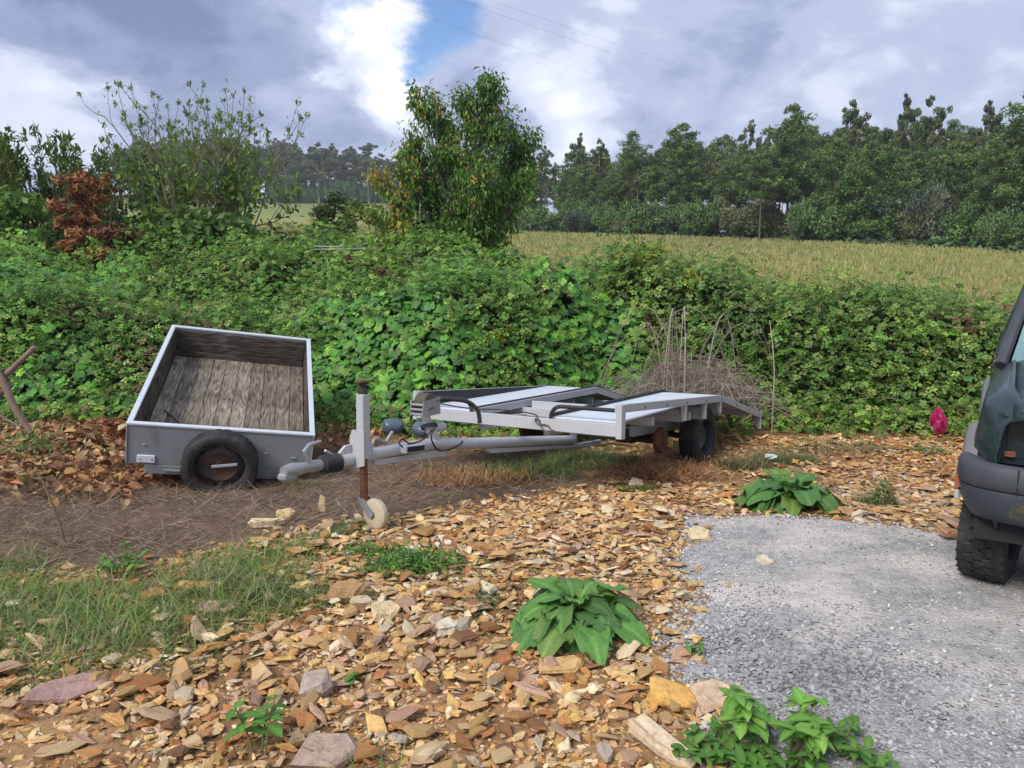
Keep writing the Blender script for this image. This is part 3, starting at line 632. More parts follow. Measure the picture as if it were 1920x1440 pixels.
# front: recessed panel, headlight openings, grille bars
Soup().bbox((0, -.34, .86), (1.42, .03, .30), .008).build('front_panel', M['carpaint'], car)
for s in (-1, 1):
    hl = Soup().bbox((s*.50, -.352, .855), (.36, .012, .22), .004).build('headlight_recess', M['carpaint'], car)
    r_ = Soup().lathe([(.085, -.012), (.098, -.012), (.098, .008), (.085, .008)], 32, (s*.43, -.368, .865), [[0, 1, 0], [1, 0, 0], [0, 0, 1]]); sm_angle(r_.build('lamp_ring', M['carplastic'], hl), 40)
    Soup().lathe([(0, -.001), (.084, -.001), (.084, .02), (0, .02)], 32, (s*.43, -.372, .865), [[0, 1, 0], [1, 0, 0], [0, 0, 1]]).build('lamp_hole', M['dark'], hl)
    Soup().bbox((s*.565, -.366, .785), (.036, .016, .03), .005).build('clip', M['white'], hl); Soup().box((s*.565, -.376, .785), (.014, .006, .012)).build('clip_hole', M['dark'], hl)
    Soup().bbox((s*.66, -.372, .77), (.05, .012, .03), .003).build('bracket', M['rust'], hl)
    Soup().prism([(s*.700, .74), (s*.722, .74), (s*.722, .985), (s*.700, .985)], -.44, -.34, 1).build('wing_edge', M['carpaint'], car)
    Soup().bbox((s*.44, -.40, .975), (.52, .10, .02), .006).build('bonnet_lip', M['carpaint'], car)
for z in (.80, .85, .90): Soup().bbox((0, -.375, z), (.52, .03, .018), .004).build('grille_bar', M['carplastic'], car)
# bumper: wraps round the corners; upper roll, groove and lower apron
def bump_path(k, inset=0.):
    P = []
    for x, y in ((-.872, -.30), (-.870, -.37), (-.858, -.44), (-.83, -.50), (-.78, -.55), (-.70, -.585), (-.58, -.61), (-.3, -.63), (0, -.64)): P.append((x, y))
    P += [(-x, y) for x, y in P[-2::-1]]
    return P
def bumper_part(prof):
    sec = []
    P = np.array(bump_path(0)); T = np.gradient(P, axis=0); T /= np.linalg.norm(T, axis=1)[:, None]; Nn = np.stack([T[:, 1], -T[:, 0]], 1)
    for p, nn, tt in zip(P, Nn, T):
        sec.append([(p[0]+nn[0]*o_, p[1]+nn[1]*o_, z) for o_, z in prof])
    V, F = loft(sec, True); return V, F
V, F = bumper_part([(-.10, .735), (-.03, .750), (-.004, .742), (.012, .715), (.016, .66), (.010, .628), (-.005, .618), (-.10, .618)]); sm_angle(Soup().add(V, F).build('bumper', M['carplastic'], car), 50)
V, F = bumper_part([(-.09, .617), (.0, .617), (.004, .60), (-.004, .55), (-.03, .49), (-.055, .455), (-.07, .45), (-.10, .46)]); ap = sm_angle(Soup().add(V, F).build('bumper_apron', M['bumper'], car), 50)
for s in (-1, 1):
    Soup().bbox((s*.62, -.608, .68), (.006, .02, .12), .002).build('bumper_seam', M['dark'], car)
    il = Soup().bbox((s*.878, -.34, .60), (.026, .10, .08), .008).build('indicator', M['orange'], car); Soup().bbox((s*.874, -.34, .53), (.026, .09, .055), .008).build('side_lamp', M['lens'], il)
# arch flares
for s in (-1, 1):
    for yc in (0., 2.45):
        sec = []
        for a in np.linspace(rad(0), rad(150 if yc == 0 else 180), 21):
            cx, cz_ = math.cos(a), math.sin(a); row = []
            for dr_, dx in ((.0, -.02), (.0, .065), (.02, .072), (.06, .055), (.085, .0)):
                row.append((s*(.80+dx), yc+cx*(AR+dr_), .335+cz_*(AR+dr_)))
            sec.append(row)
        V, F = loft(sec); sm_angle(Soup().add(V, F).build('arch_flare', M['flare'], car), 50)
        # dark inner arch
        sec = [[(s*.79, yc+math.cos(a)*AR*1.01, .335+math.sin(a)*AR*1.01), (s*.42, yc+math.cos(a)*AR*1.01, .335+math.sin(a)*AR*1.01)] for a in np.linspace(0, PI, 14)]
        V, F = loft(sec); Soup().add(V, F).build('arch_liner', M['dark'], car)
        Rw = Matrix.Rotation(PI if s > 0 else 0, 3, 'Z')
        if yc == 0: Rw = Matrix.Rotation(rad(3.5), 3, 'Y')@Matrix.Rotation(rad(-9), 3, 'Z')@Rw
        make_wheel('wheel', car, (s*.70, yc, .335), Rw, .352, .225, .20, 'rim', 60, True)
Soup().tube([(-.68, 0, .335), (.68, 0, .335)], .045, 10).build('axle', M['rust'], car); Soup().tube([(-.68, 2.45, .335), (.68, 2.45, .335)], .05, 10).build('axle', M['rust'], car)
Soup().box((0, 1.45, .45), (1.40, 3.6, .12)).build('underbody', M['dark'], car)
# cabin: pillars, glass, roof
zr = 1.73
def cab(y, z, half): return half
A0 = [(.70, .72), (.665, 1.02)]                                      # (half width at waist, y) ... at the screen base
for s in (-1, 1):
    pA = [(s*.745, .70, 1.12), (s*.68, .98, 1.38), (s*.585, 1.33, 1.71)]
    sm_angle(Soup().tube(pA, [.036, .034, .032], 8).build('windscreen_pillar', M['carplastic'], car))
    roofr = [(s*.575, 1.30, 1.685), (s*.585, 2.2, 1.73), (s*.58, 3.2, 1.70)]; Soup().tube(roofr, .03, 8).build('roof_rail', M['carpaint'], car)
    for yb, yt in ((1.82, 1.80), (2.55, 2.5), (3.30, 3.15)): Soup().tube([(s*.765, yb, 1.10), (s*.59, yt, 1.70)], .035, 8).build('door_pillar', M['carpaint'], car)
    for (b0, t0), (b1, t1) in (((.80, 1.36), (1.80, 1.78)), ((1.86, 1.82), (2.53, 2.48)), ((2.6, 2.52), (3.28, 3.13))):
        Soup().add([(s*.765, b0, 1.11), (s*.765, b1, 1.11), (s*.59, t1, 1.68), (s*.58, t0, 1.66)], [(0, 1, 2, 3)]).build('side_window', M['glass'], car).modifiers.new('t', 'SOLIDIFY').thickness = .005
    Soup().bbox((s*.80, 1.33, .80), (.008, .012, .62), .002).build('door_gap', M['dark'], car); Soup().bbox((s*.802, 2.2, .98), (.03, .14, .025), .008).build('door_handle', M['carplastic'], car)
sec = []
for f in np.linspace(0, 1, 8):
    row = []
    for x in np.linspace(-1, 1, 13): hw = .70-.135*f; row.append((x*hw, .69+.61*f-.05*(1-x*x)*1.2, 1.10+.585*f))
    sec.append(row)
V, F = loft(sec); sm_angle(Soup().add(V, F).build('windscreen', M['glass'], car)); 
Soup().bbox((0, .66, 1.115), (1.40, .16, .02), .006).build('scuttle', M['carplastic'], car)
sec = [[(x*(.59), y, 1.70+.045*(1-x*x)+.02*math.sin(PI*(y-1.28)/2)) for x in np.linspace(-1, 1, 9)] for y in np.linspace(1.28, 3.25, 9)]
V, F = loft(sec); sm_angle(Soup().add(V, F).build('roof', M['carpaint'], car)).modifiers.new('t', 'SOLIDIFY').thickness = .02
Soup().bbox((0, 3.36, .80), (1.5, .04, .72), .02).build('tailgate', M['carpaint'], car); Soup().add([(-.70, 3.36, 1.14), (.70, 3.36, 1.14), (.61, 3.22, 1.70), (-.61, 3.22, 1.70)], [(0, 1, 2, 3)]).build('rear_window', M['glass'], car).modifiers.new('t', 'SOLIDIFY').thickness = .005
sec = [[(-.77, y, 1.09), (0, y, 1.085), (.77, y, 1.09)] for y in (.8, 3.36)]
Soup().box((0, 1.9, 1.04), (1.40, 2.3, .04)).build('dash_shelf', M['dark'], car)

# ------------------------------------------------------------------ loose slate stones
def stone_mesh(seed):
    r = np.random.default_rng(seed); n = int(r.integers(4, 8)); a = np.linspace(0, 2*PI, n, endpoint=False)+r.uniform(-.35, .35, n)
    el = r.uniform(.5, .95); rr = r.uniform(.62, 1.15, n); th_ = r.uniform(.07, .22) if r.random() < .8 else r.uniform(.22, .42)
    base = np.stack([np.cos(a)*rr, np.sin(a)*rr*el], 1)
    def ring(sc, z, j): return np.column_stack([base*sc+r.uniform(-j, j, (n, 2)), z+r.uniform(-j, j, n)*.8])
    V = np.concatenate([ring(.80, -th_, .08), ring(1.0, -th_*.1, .08), ring(.78, th_, .10)])
    F = []
    for k in range(2):
        for i in range(n):
            j = (i+1) % n; p, q, s_, t_ = k*n+i, k*n+j, (k+1)*n+j, (k+1)*n+i; F += [(p, q, s_), (p, s_, t_)]
    for i in range(1, n-1): F += [(2*n, 2*n+i, 2*n+i+1)]
    for i in range(1, n-1): F += [(0, i+1, i)]
    return V*.5, np.array(F)
def stone_cap(V, F):                                               # the same stone without its buried underside
    n = len(V)//3; f = F[(F >= n).all(1)]; return V[n:], f-n
STONES = [stone_mesh(100+i) for i in range(60)]; CAPS = [stone_cap(*s) for s in STONES]
SPAL = [(.49, .31, .135), (.56, .40, .22), (.43, .225, .085), (.60, .49, .33), (.33, .15, .058), (.44, .28, .19), (.41, .285, .165), (.20, .105, .055), (.41, .345, .26), (.52, .33, .12)]
SWT = [5.5, 5.5, 3.6, 2.6, 2.2, 2, 2, 1.4, .8, 2.6]
def stone_ok(x, y):
    m = (pad_dist(x, y) < .02+.085*rng.normal(size=len(x))) & (rng.random(len(x)) > 1.02*straw_mask(x, y)) & (rng.random(len(x)) > .62*grass_mask(x, y)*sst(4.9, 4.4, y))
    lim = 8.7+.25*fbm(x*1.5, x*0+3)
    return m & (y < lim) & (x > -4.2) & (rng.random(len(x)) < .25+.75*sst(6.9, 6.1, y)+.75*sst(2.0, 2.9, x))
def sample_fg(n, pw=1.0):
    py = rng.uniform(800, 1560, n*3); px = rng.uniform(-200, 2100, n*3)
    v = -(py-720)/FPX; wy = math.cos(PITCH)+v*math.sin(PITCH); wz_ = -math.sin(PITCH)+v*math.cos(PITCH); t = (-.08-CAMH)/wz_
    return ((px-960)/FPX*t)[:n], (wy*t)[:n]
def scatter_uniform(n, x0, x1, y0, y1): return rng.uniform(x0, x1, n), rng.uniform(y0, y1, n)
stones = []                                                        # x, y, size
for n, lo, hi, y1 in ((46000, .018, .036, 5.0), (56000, .032, .062, 8.8), (22000, .052, .095, 8.8), (3000, .085, .14, 8.8), (190, .13, .19, 6.0)):
    x, y = scatter_uniform(n, -3.8, 7.5, 1.75, y1); k = stone_ok(x, y)
    vis = np.abs(x) < .72*y+.5
    k &= vis; x, y = x[k], y[k]
    # patchy sizes: coarse patches and patches of fines
    pn = fbm(x*.9+20, y*.9); k2 = rng.random(len(x)) < np.clip(.62+(.9 if lo > .04 else -.5)*pn, .12, 1) if lo > .02 else np.ones(len(x), bool)
    x, y = x[k2], y[k2]; stones += list(zip(x, y, rng.uniform(lo, hi, len(x)), np.full(len(x), lo)))
stones = np.array(stones)
# the stones that show largest in the picture become objects of their own
app = stones[:, 2]/stones[:, 1]; order = np.argsort(-app); top = order[:300]; rest = order[300:]
def stone_R(n, tilt):
    nr = np.column_stack([rng.normal(0, tilt, (n, 2)), np.ones(n)]); return frames(nr, rng.uniform(0, 2*PI, n))
Vs, Fs, Cs = [], [], []; off = 0
ids = rng.integers(0, 60, len(stones)); cols = 1.10*pal(len(stones), SPAL, SWT, .16, .15)
warm = fbm(stones[:, 0]*.7+2, stones[:, 1]*.7+9)[:, None]; cols = cols*(1+.22*warm*np.array([[.6, .2, -.6]]))
fartone = sst(5.5, 8, stones[:, 1])[:, None]; cols = cols*(1-.28*fartone*np.array([[0.1, .5, .8]]))  # farther stones lose some green and blue
for v in range(60):
    k = rest[ids[rest] == v]
    if not len(k): continue
    S = stones[k]; tv, tf = CAPS[v]; Rm = stone_R(len(k), .26); z = G(S[:, 0], S[:, 1])+S[:, 2]*rng.uniform(-.04, .23, len(k))+np.where(S[:, 3] > .04, .010, 0)
    el_ = rng.uniform(.75, 1.7, len(k))
    P, F = instances(tv, tf, Rm, np.column_stack([S[:, 0], S[:, 1], z]), np.column_stack([S[:, 2]*el_, S[:, 2]*.9, S[:, 2]])); Vs.append(P); Fs.append(F+off); off += len(P); Cs.append(np.repeat(cols[k], len(tv), 0))
lo_ = mesh_np('loose_stones', np.concatenate(Vs), np.concatenate(Fs), M['stone'], np.concatenate(Cs), ground); tag(lo_, 'ochre slate chippings and small stones covering the yard', kind='stuff')
smesh = []
for v in range(60):
    tv, tf = STONES[v]; c = pal(1, SPAL, SWT, .12, .15)
    me_o = mesh_np('stone', tv, tf, M['stone'], np.repeat(c, len(tv), 0)); smesh.append(me_o.data); bpy.data.objects.remove(me_o)
Rt = stone_R(300, .20)
for q, k in enumerate(top):
    S = stones[k]; o = obj('stone', smesh[q % 60], ground)
    o.matrix_local = Matrix.Translation((S[0], S[1], float(G(S[0], S[1]))+S[2]*.16+.012))@Matrix(Rt[q].tolist()).to_4x4()@Matrix.Diagonal((S[2]*random.uniform(.85, 1.5), S[2]*.9, S[2], 1))
# stones one can single out
def special(poly, th_, col, loc, rz, tilt, label, rough=.02):
    n = len(poly); P = np.array(poly, float); c = P.mean(0); r = np.random.default_rng(int(abs(loc[0]*1000))+3)
    rings = [np.column_stack([(P-c)*s_+c+r.uniform(-rough, rough, (n, 2))*.5, np.full(n, z)+r.uniform(-rough, rough, n)*.5]) for s_, z in ((.86, -th_/2), (1., -th_*.1), (.97, th_*.25), (.82, th_/2))]
    V = np.concatenate(rings); F = []
    for k in range(3):
        for i in range(n): j = (i+1) % n; F.append((k*n+i, k*n+j, (k+1)*n+j, (k+1)*n+i))
    s_ = Soup().add(V, F+[tuple(range(n-1, -1, -1))]+[tuple(range(3*n, 4*n))], col)
    o = s_.build('stone', M['stone'], usecol=True); o.rotation_euler = (tilt[0], tilt[1], rz)
    o.location = (loc[0], loc[1], float(G(loc[0], loc[1]))+loc[2]); tag(o, label, 'stone'); return o
def gp(px, py, z=-.05):
    v = -(py-720)/FPX; wz_ = -math.sin(PITCH)+v*math.cos(PITCH); t = (z-CAMH)/wz_; return (px-960)/FPX*t, (math.cos(PITCH)+v*math.sin(PITCH))*t
def sp(px, py, dz, *a, **k):
    x, y = gp(px, py); return special(a[0], a[1], a[2], (x, y, dz), *a[3:], **k)
sp(125, 1300, .03, [(-.15, -.07), (.02, -.09), (.14, -.02), (.16, .07), (.05, .08), (-.10, .02)], .03, (.36, .23, .20), .35, (.12, .1), 'flat purple-pink slate slab beside the grass at lower left')
sp(375, 1113, .035, [(-.13, -.02), (.1, -.03), (.14, .0), (.11, .025), (-.12, .03)], .045, (.45, .27, .11), .12, (.1, .03), 'long ochre splinter of stone lying on the grass')
sp(405, 1150, .02, [(-.11, -.05), (.07, -.06), (.13, 0), (.06, .05), (-.08, .04)], .05, (.46, .29, .23), .05, (.05, 0), 'pinkish stone bedded in the grass below the long splinter')
sp(1262, 1318, .03, [(-.09, -.06), (.03, -.075), (.12, -.03), (.13, .03), (-.02, .06), (-.1, .05)], .05, (.58, .34, .10), -.35, (.15, .1), 'bright orange flat stone at the edge of the grey gravel')
sp(1330, 1330, .03, [(-.08, -.06), (.05, -.07), (.1, .0), (.07, .07), (-.05, .07)], .07, (.50, .36, .24), .3, (.25, -.1), 'pale brown block beside the bright orange stone and grey gravel')
sp(1240, 1415, .04, [(-.15, -.025), (.0, -.035), (.15, -.02), (.14, .025), (-.13, .03)], .06, (.56, .44, .30), -.95, (.1, .1), 'long pale stone pointing at the weeds in the bottom corner')
sp(590, 1305, .035, [(-.06, -.05), (.03, -.065), (.075, -.01), (.05, .055), (-.05, .05)], .085, (.37, .29, .24), .2, (.2, 0), 'rounded grey-brown granite stone near the sapling')
sp(722, 1163, .035, [(-.075, -.05), (.02, -.06), (.085, 0), (.05, .06), (-.06, .05)], .06, (.60, .47, .27), .5, (.3, .05), 'big cream stone leaning on the stone ridge', rough=.025)
sp(650, 1128, .04, [(-.09, -.05), (.06, -.06), (.1, .02), (.04, .06), (-.08, .05)], .08, (.42, .25, .12), -.1, (.2, 0), 'brown block on top of the stone ridge')
sp(838, 1188, .03, [(-.05, -.04), (.03, -.045), (.06, .0), (.02, .045), (-.05, .03)], .05, (.64, .58, .45), .3, (.3, .1), 'whitish stone left of the big dock plant')
sp(1050, 1256, .025, [(-.11, -.05), (.05, -.06), (.11, .0), (.08, .05), (-.08, .05)], .03, (.56, .36, .15), .3, (.1, .05), 'flat orange-brown stone below the big dock plant')
sp(610, 1425, .03, [(-.11, -.07), (.04, -.09), (.12, -.01), (.08, .07), (-.07, .07)], .06, (.37, .265, .215), .1, (.2, .05), 'large grey-purple stone at the bottom edge by the sapling')
sp(500, 990, .03, [(-.12, -.02), (.06, -.03), (.13, .01), (.05, .035), (-.1, .03)], .05, (.62, .50, .32), .1, (.15, 0), 'long cream stone in front of the jockey wheel')
sp(535, 980, .05, [(-.06, -.04), (.03, -.05), (.07, 0), (.03, .05), (-.05, .04)], .07, (.58, .43, .23), .4, (.2, .1), 'blocky yellow stone at the end of the long cream stone')
sp(603, 962, .06, [(-.035, -.05), (.03, -.05), (.02, .06), (-.01, .09)], .03, (.50, .36, .22), .1, (1.2, 0), 'upright pointed stone standing beside the jockey wheel')
sp(1435, 1057, .0, [(-.045, -.03), (.03, -.035), (.05, .0), (.0, .035), (-.04, .03)], .05, (.60, .52, .38), .1, (.1, 0), 'cream stone half buried in the middle of the grey gravel').location.z = float(PADZ(*gp(1435, 1057)))+.0
sp(1310, 1010, .04, [(-.07, -.05), (.05, -.06), (.08, .02), (.02, .06), (-.06, .05)], .05, (.58, .48, .28), .1, (.25, 0), 'pale yellow stone on the left edge of the grey gravel')
sp(1772, 1020, .07, [(-.06, -.05), (.05, -.05), (.07, .03), (-.02, .06)], .045, (.42, .22, .12), .4, (.2, .2), 'red-brown stone wedged beside the front tyre')
sp(1190, 897, .04, [(-.07, -.05), (.05, -.06), (.08, .02), (.0, .06)], .08, (.50, .38, .26), .2, (.2, 0), 'pale stone behind the small grass tuft under the trailer')

# ------------------------------------------------------------------ grey crushed gravel on the pad
GP = [(.40, .40, .41), (.30, .30, .31), (.52, .52, .53), (.22, .22, .23), (.45, .43, .41)]
Vs, Fs, Cs = [], [], []; off = 0
x, y = scatter_uniform(120000, .5, 6, 1.8, 5.4); d = pad_dist(x, y)
edge = np.exp(-np.clip(d, 0, 9)/.16); coarse = np.exp(-(((x-1.25)/.5)**2+((y-2.95)/.55)**2)); pr = .16+.75*edge+.75*coarse+.25*fbm(x*1.5, y*2.5)
k = (d > -.04-.07*np.abs(rng.normal(size=len(x)))) & (rng.random(len(x)) < pr*np.clip(3.2/y, .4, 1.1)**2*.9) & (np.abs(x) < .72*y+.4); x, y, d = x[k], y[k], d[k]
sz = rng.uniform(.010, .022, len(x))*(1+.8*edge[k]*rng.random(len(x))+.9*coarse[k]*rng.random(len(x))); ids = rng.integers(0, 12, len(x)); cg = pal(len(x), GP, [4, 3, 3, 1.5, 2], .12, .06)*(1-.42*coarse[k])[:, None]
for v in range(12):
    q = np.where(ids == v)[0]; tv, tf = CAPS[[i for i in range(60) if len(CAPS[i][0]) <= 10][v]]; tv = tv*np.array([1, 1, 1.8]); Rm = stone_R(len(q), .4)
    P, F = instances(tv, tf, Rm, np.column_stack([x[q], y[q], PADZ(x[q], y[q])+sz[q]*.12]), sz[q]); Vs.append(P); Fs.append(F+off); off += len(P); Cs.append(np.repeat(cg[q], len(tv), 0))
gv = mesh_np('gravel_chips', np.concatenate(Vs), np.concatenate(Fs), M['gravel'], np.concatenate(Cs), pad); tag(gv, 'loose grey gravel chips on the gravel pad', kind='stuff')

# ------------------------------------------------------------------ blades: template strips bent along their length
def strip(nseg, wd0, bend, taper=1.0):
    t = np.linspace(0, 1, nseg+1); wv_ = wd0*(1-t**1.5*taper); V = []
    for i, q in enumerate(t): a = bend*q; y = math.sin(a)/bend if bend else q; z = (1-math.cos(a))/bend if bend else 0; V += [(-wv_[i]/2, y, z), (wv_[i]/2, y, z)]
    F = [(2*i, 2*i+1, 2*i+3, 2*i+2) for i in range(nseg)]
    return np.array(V), np.array(F)
def blades(name, x, y, z, length, wd0, lean, cols, mat, parent=None, bend=1.0, nseg=3):
    """upright blades that bow outwards"""
    n = len(x); tv, tf = strip(nseg, 1, -bend); az = rng.uniform(0, 2*PI, n); el = np.clip(rng.normal(1.25-lean, .28, n), .2, 1.5)
    d = np.column_stack([np.cos(az)*np.cos(el), np.sin(az)*np.cos(el), np.sin(el)]); up = np.column_stack([-np.cos(az)*np.sin(el), -np.sin(az)*np.sin(el), np.cos(el)])
    Rm = frames_y(d, up); P, F = instances(tv, tf, Rm, np.column_stack([x, y, z]), np.column_stack([wd0, length, length]))
    return mesh_np(name, P, F, mat, np.repeat(cols, len(tv), 0), parent)
# straw bank
x, y = scatter_uniform(52000, -5.5, 1.6, 3.6, 8.2); k = (rng.random(len(x)) < straw_mask(x, y)*np.clip(1.25-.1*y, .4, 1)) & (np.abs(x) < .72*y+.3); x, y = x[k], y[k]; n = len(x)
tv, tf = strip(2, 1, .9, .3); az = rng.normal(0.1, .75, n)+PI*rng.integers(0, 2, n); el = np.abs(rng.normal(0, .16, n)); d = np.column_stack([np.cos(az)*np.cos(el), np.sin(az)*np.cos(el), np.sin(el)])
ln = rng.uniform(.05, .22, n); Rm = frames_y(d, np.column_stack([rng.normal(0, .8, n), rng.normal(0, .8, n), np.ones(n)])); cs = pal(n, [(.29, .215, .145), (.19, .13, .09), (.38, .30, .21), (.11, .072, .05), (.24, .155, .095)], [4, 4, 1.6, 3.5, 2.5], .15)
P, F = instances(tv, tf, Rm, np.column_stack([x, y, G(x, y)+.004+rng.uniform(0, .035, n)]), np.column_stack([rng.uniform(.0018, .0042, n), ln, ln*.55]))
tag(mesh_np('dead_straw', P, F, M['dryleaf'], np.repeat(cs, len(tv), 0)), 'mat of grey-brown dead stems covering the ground by the trailers', 'straw', kind='stuff')
# rusty dry needles under the car transporter
x, y = rng.normal(-.35, .25, 1000), rng.normal(6.5, .12, 1000); x2 = rng.normal(1.4, .24, 1500); y2 = rng.normal(6.75, .15, 1500); x = np.concatenate([x, x2]); y = np.concatenate([y, y2]); n = len(x)
az = rng.uniform(0, 2*PI, n); el = np.abs(rng.normal(0, .4, n)); d = np.column_stack([np.cos(az)*np.cos(el), np.sin(az)*np.cos(el), np.sin(el)]); ln = rng.uniform(.06, .22, n)
P, F = instances(tv, tf, frames_y(d, np.column_stack([rng.normal(0, .6, (n, 2)), np.ones(n)])), np.column_stack([x, y, G(x, y)+rng.uniform(0, .06, n)]), np.column_stack([rng.uniform(.003, .006, n), ln, ln*.6]))
tag(mesh_np('dry_needles', P, F, M['dryleaf'], np.repeat(pal(n, [(.36, .17, .06), (.26, .12, .05), (.42, .27, .13)], None, .15), len(tv), 0)), 'rust-coloured dry needles heaped under the car transporter', 'dry needles', kind='stuff')
# fallen brown leaves at the left
def leaf_tmpl(lobes=False, n=6, wd=.62, fold=.18, curl=.25):
    t = np.linspace(0, 1, n+1); wv_ = wd*.5*np.sin(PI*np.clip(t*.93+.05, 0, 1))**.8; V = []; F = []
    for q, h in zip(t, wv_): z = -curl*q*q; V += [(-h, q, z+fold*h), (0, q, z), (h, q, z+fold*h)]
    for i in range(n): a = 3*i; F += [(a, a+1, a+4, a+3), (a+1, a+2, a+5, a+4)]
    return np.array(V), np.array(F)
lv, lf = leaf_tmpl(n=3, curl=.5, fold=.5)
px = np.concatenate([rng.uniform(-40, 250, 1900), rng.normal(90, 70, 900), rng.normal(205, 26, 260), rng.uniform(590, 720, 160), rng.uniform(240, 330, 200)]); py = np.concatenate([rng.normal(885, 26, 1900), rng.normal(835, 18, 900), rng.normal(812, 9, 260), rng.normal(812, 18, 160), rng.normal(893, 5, 200)])
x, y = gp(px, np.clip(py, 795, 960), -.12); n = len(x); d = rnd_dir(n)*np.array([1, 1, .35]); ln = rng.uniform(.06, .14, n)
cs = pal(n, [(.38, .20, .08), (.27, .13, .06), (.44, .28, .13), (.20, .09, .05), (.45, .33, .20)], [4, 3, 2.5, 2, 1.5], .18); cs[2800:3060] *= np.array([.75, .45, .5])
P, F = instances(lv, lf, frames_y(d, np.column_stack([rng.normal(0, .7, (n, 2)), np.ones(n)])), np.column_stack([x, y, G(x, y)+rng.uniform(.0, .10, n)+.06*(py < 850)]), ln)
tag(mesh_np('fallen_leaves', P, F, M['dryleaf'], np.repeat(cs, len(lv), 0)), 'drift of fallen orange-brown leaves left of the box trailer', 'dead leaves', kind='stuff')
# grass at the left
def grass(name, pts, length, wd0, lean, cs_, wts, label, kind='stuff', cat='grass', bend=1.2):
    x, y = pts; n = len(x); o = blades(name, x, y, G(x, y)-.005, rng.uniform(.5, 1.1, n)*length, rng.uniform(.6, 1.2, n)*wd0, lean, pal(n, cs_, wts, .18), M['grass'], bend=bend)
    return tag(o, label, cat, kind=kind if kind == 'stuff' else None)
GC = [(.15, .25, .045), (.20, .30, .06), (.29, .29, .11), (.10, .17, .035), (.38, .31, .18)]
x, y = scatter_uniform(90000, -4.6, -.3, 2.2, 5.2); k = (rng.random(len(x)) < np.clip(grass_mask(x, y)-.12, 0, 1)*1.0) & (np.abs(x) < .72*y+.3); 
grass('grass', (x[k], y[k]), .22, .006, .35, GC, [4, 4, 3, 2, 1.8], 'straggly half-dry grass spreading over the stones at left')
bl = [(np.linspace(0, 1, 60))]
t = rng.random(900); x = -1.62+.62*t+rng.normal(0, .06, 900); y = 4.15+.9*t+rng.normal(0, .05, 900)
o = blades('grass_strip', x, y, G(x, y), rng.uniform(.06, .15, 900), rng.uniform(.005, .008, 900), .45, pal(900, GC, [4, 4, 2, 1, .6], .15), M['grass'], bend=1.4); tag(o, 'narrow strip of fresh green grass running towards the jockey wheel', 'grass')
def tuft(px, py, n, spread, length, label, cs_=None, name='grass_tuft', lean=.4, wd0=.006):
    x0, y0 = gp(px, py, -.08); x = x0+np.clip(rng.normal(0, spread, n), -1.7*spread, 1.7*spread); y = y0+np.clip(rng.normal(0, spread*.6, n), -spread, spread); g0 = float(G(x0, y0)) 
    o = blades(name, x, y, G(x, y)+.005, rng.uniform(.5, 1.1, n)*length, rng.uniform(.7, 1.3, n)*wd0, lean, pal(n, cs_ or GC[:2], None, .15), M['grass'], bend=1.3); return tag(o, label, 'grass')
tuft(1192, 908, 420, .075, .11, 'small bright green grass tuft on the stones behind the jockey wheel', [(.10, .20, .03), (.14, .26, .05)])
tuft(828, 917, 160, .05, .06, 'tiny green tuft at the edge of the straw')
tuft(985, 872, 1900, .26, .20, 'dark green grass growing under the drawbar of the transporter', [(.13, .23, .05), (.18, .29, .06), (.2, .23, .08)])
tuft(1110, 852, 2300, .26, .24, 'scrubby grass under the front beam of the transporter', [(.12, .21, .045), (.16, .26, .06), (.22, .21, .09)])
tuft(560, 890, 260, .14, .07, 'faint green grass below the trailer coupling', [(.14, .19, .06), (.2, .21, .09)])
tuft(1640, 940, 300, .09, .20, 'wispy pale grass behind the gravel pad', [(.16, .2, .07), (.28, .26, .13)])
tuft(1390, 860, 700, .13, .20, 'thin weeds growing beside the transporter wheel', [(.09, .14, .035), (.2, .2, .09), (.25, .19, .1)])
tuft(1470, 850, 900, .17, .20, 'dusty weeds growing at the tail of the transporter', [(.09, .14, .035), (.17, .2, .07), (.25, .22, .12)])
tuft(40, 900, 500, .20, .22, 'bright green weeds among fallen leaves at the left edge', [(.11, .2, .04), (.15, .24, .06)])

# ------------------------------------------------------------------ bramble thicket along the yard
hx = np.array([-16, -9, -7, -5.4, -4.2, -3.0, -2.0, -1.0, 0.3, 1.2, 2.0, 2.8, 3.6, 5, 7, 10, 16])
YF = lambda x: np.interp(x, hx, [9.0, 8.7, 8.7, 8.8, 9.1, 9.3, 9.2, 8.9, 9.5, 10.0, 9.9, 9.4, 9.0, 8.9, 8.9, 9.2, 9.5])
SH = lambda x: np.interp(x, [-14, -7, -5.2, -3.5, -1.8, -.8, .2, 1.2, 2.2, 3, 4, 5.5, 7, 10], [1.25, 1.18, 1.22, .95, 1.05, 1.30, 1.38, 1.35, 1.62, 1.62, 1.52, 1.38, 1.10, .7])   # shoulder height
BK = lambda x: np.interp(x, [-14, -9, -6, -3, -1, .2, .9, 1.8, 2.6, 4, 6, 10], [2.75, 2.65, 2.55, 2.35, 2.1, 1.75, 1.5, 1.95, 1.72, 1.45, 1.15, .8])       # height at the back
YB = lambda x: np.interp(x, [-14, -2.5, -.5, 1.0, 1.8, 3, 10], [17.5, 17.5, 15.5, 13.2, 12.2, 11.3, 11.2])
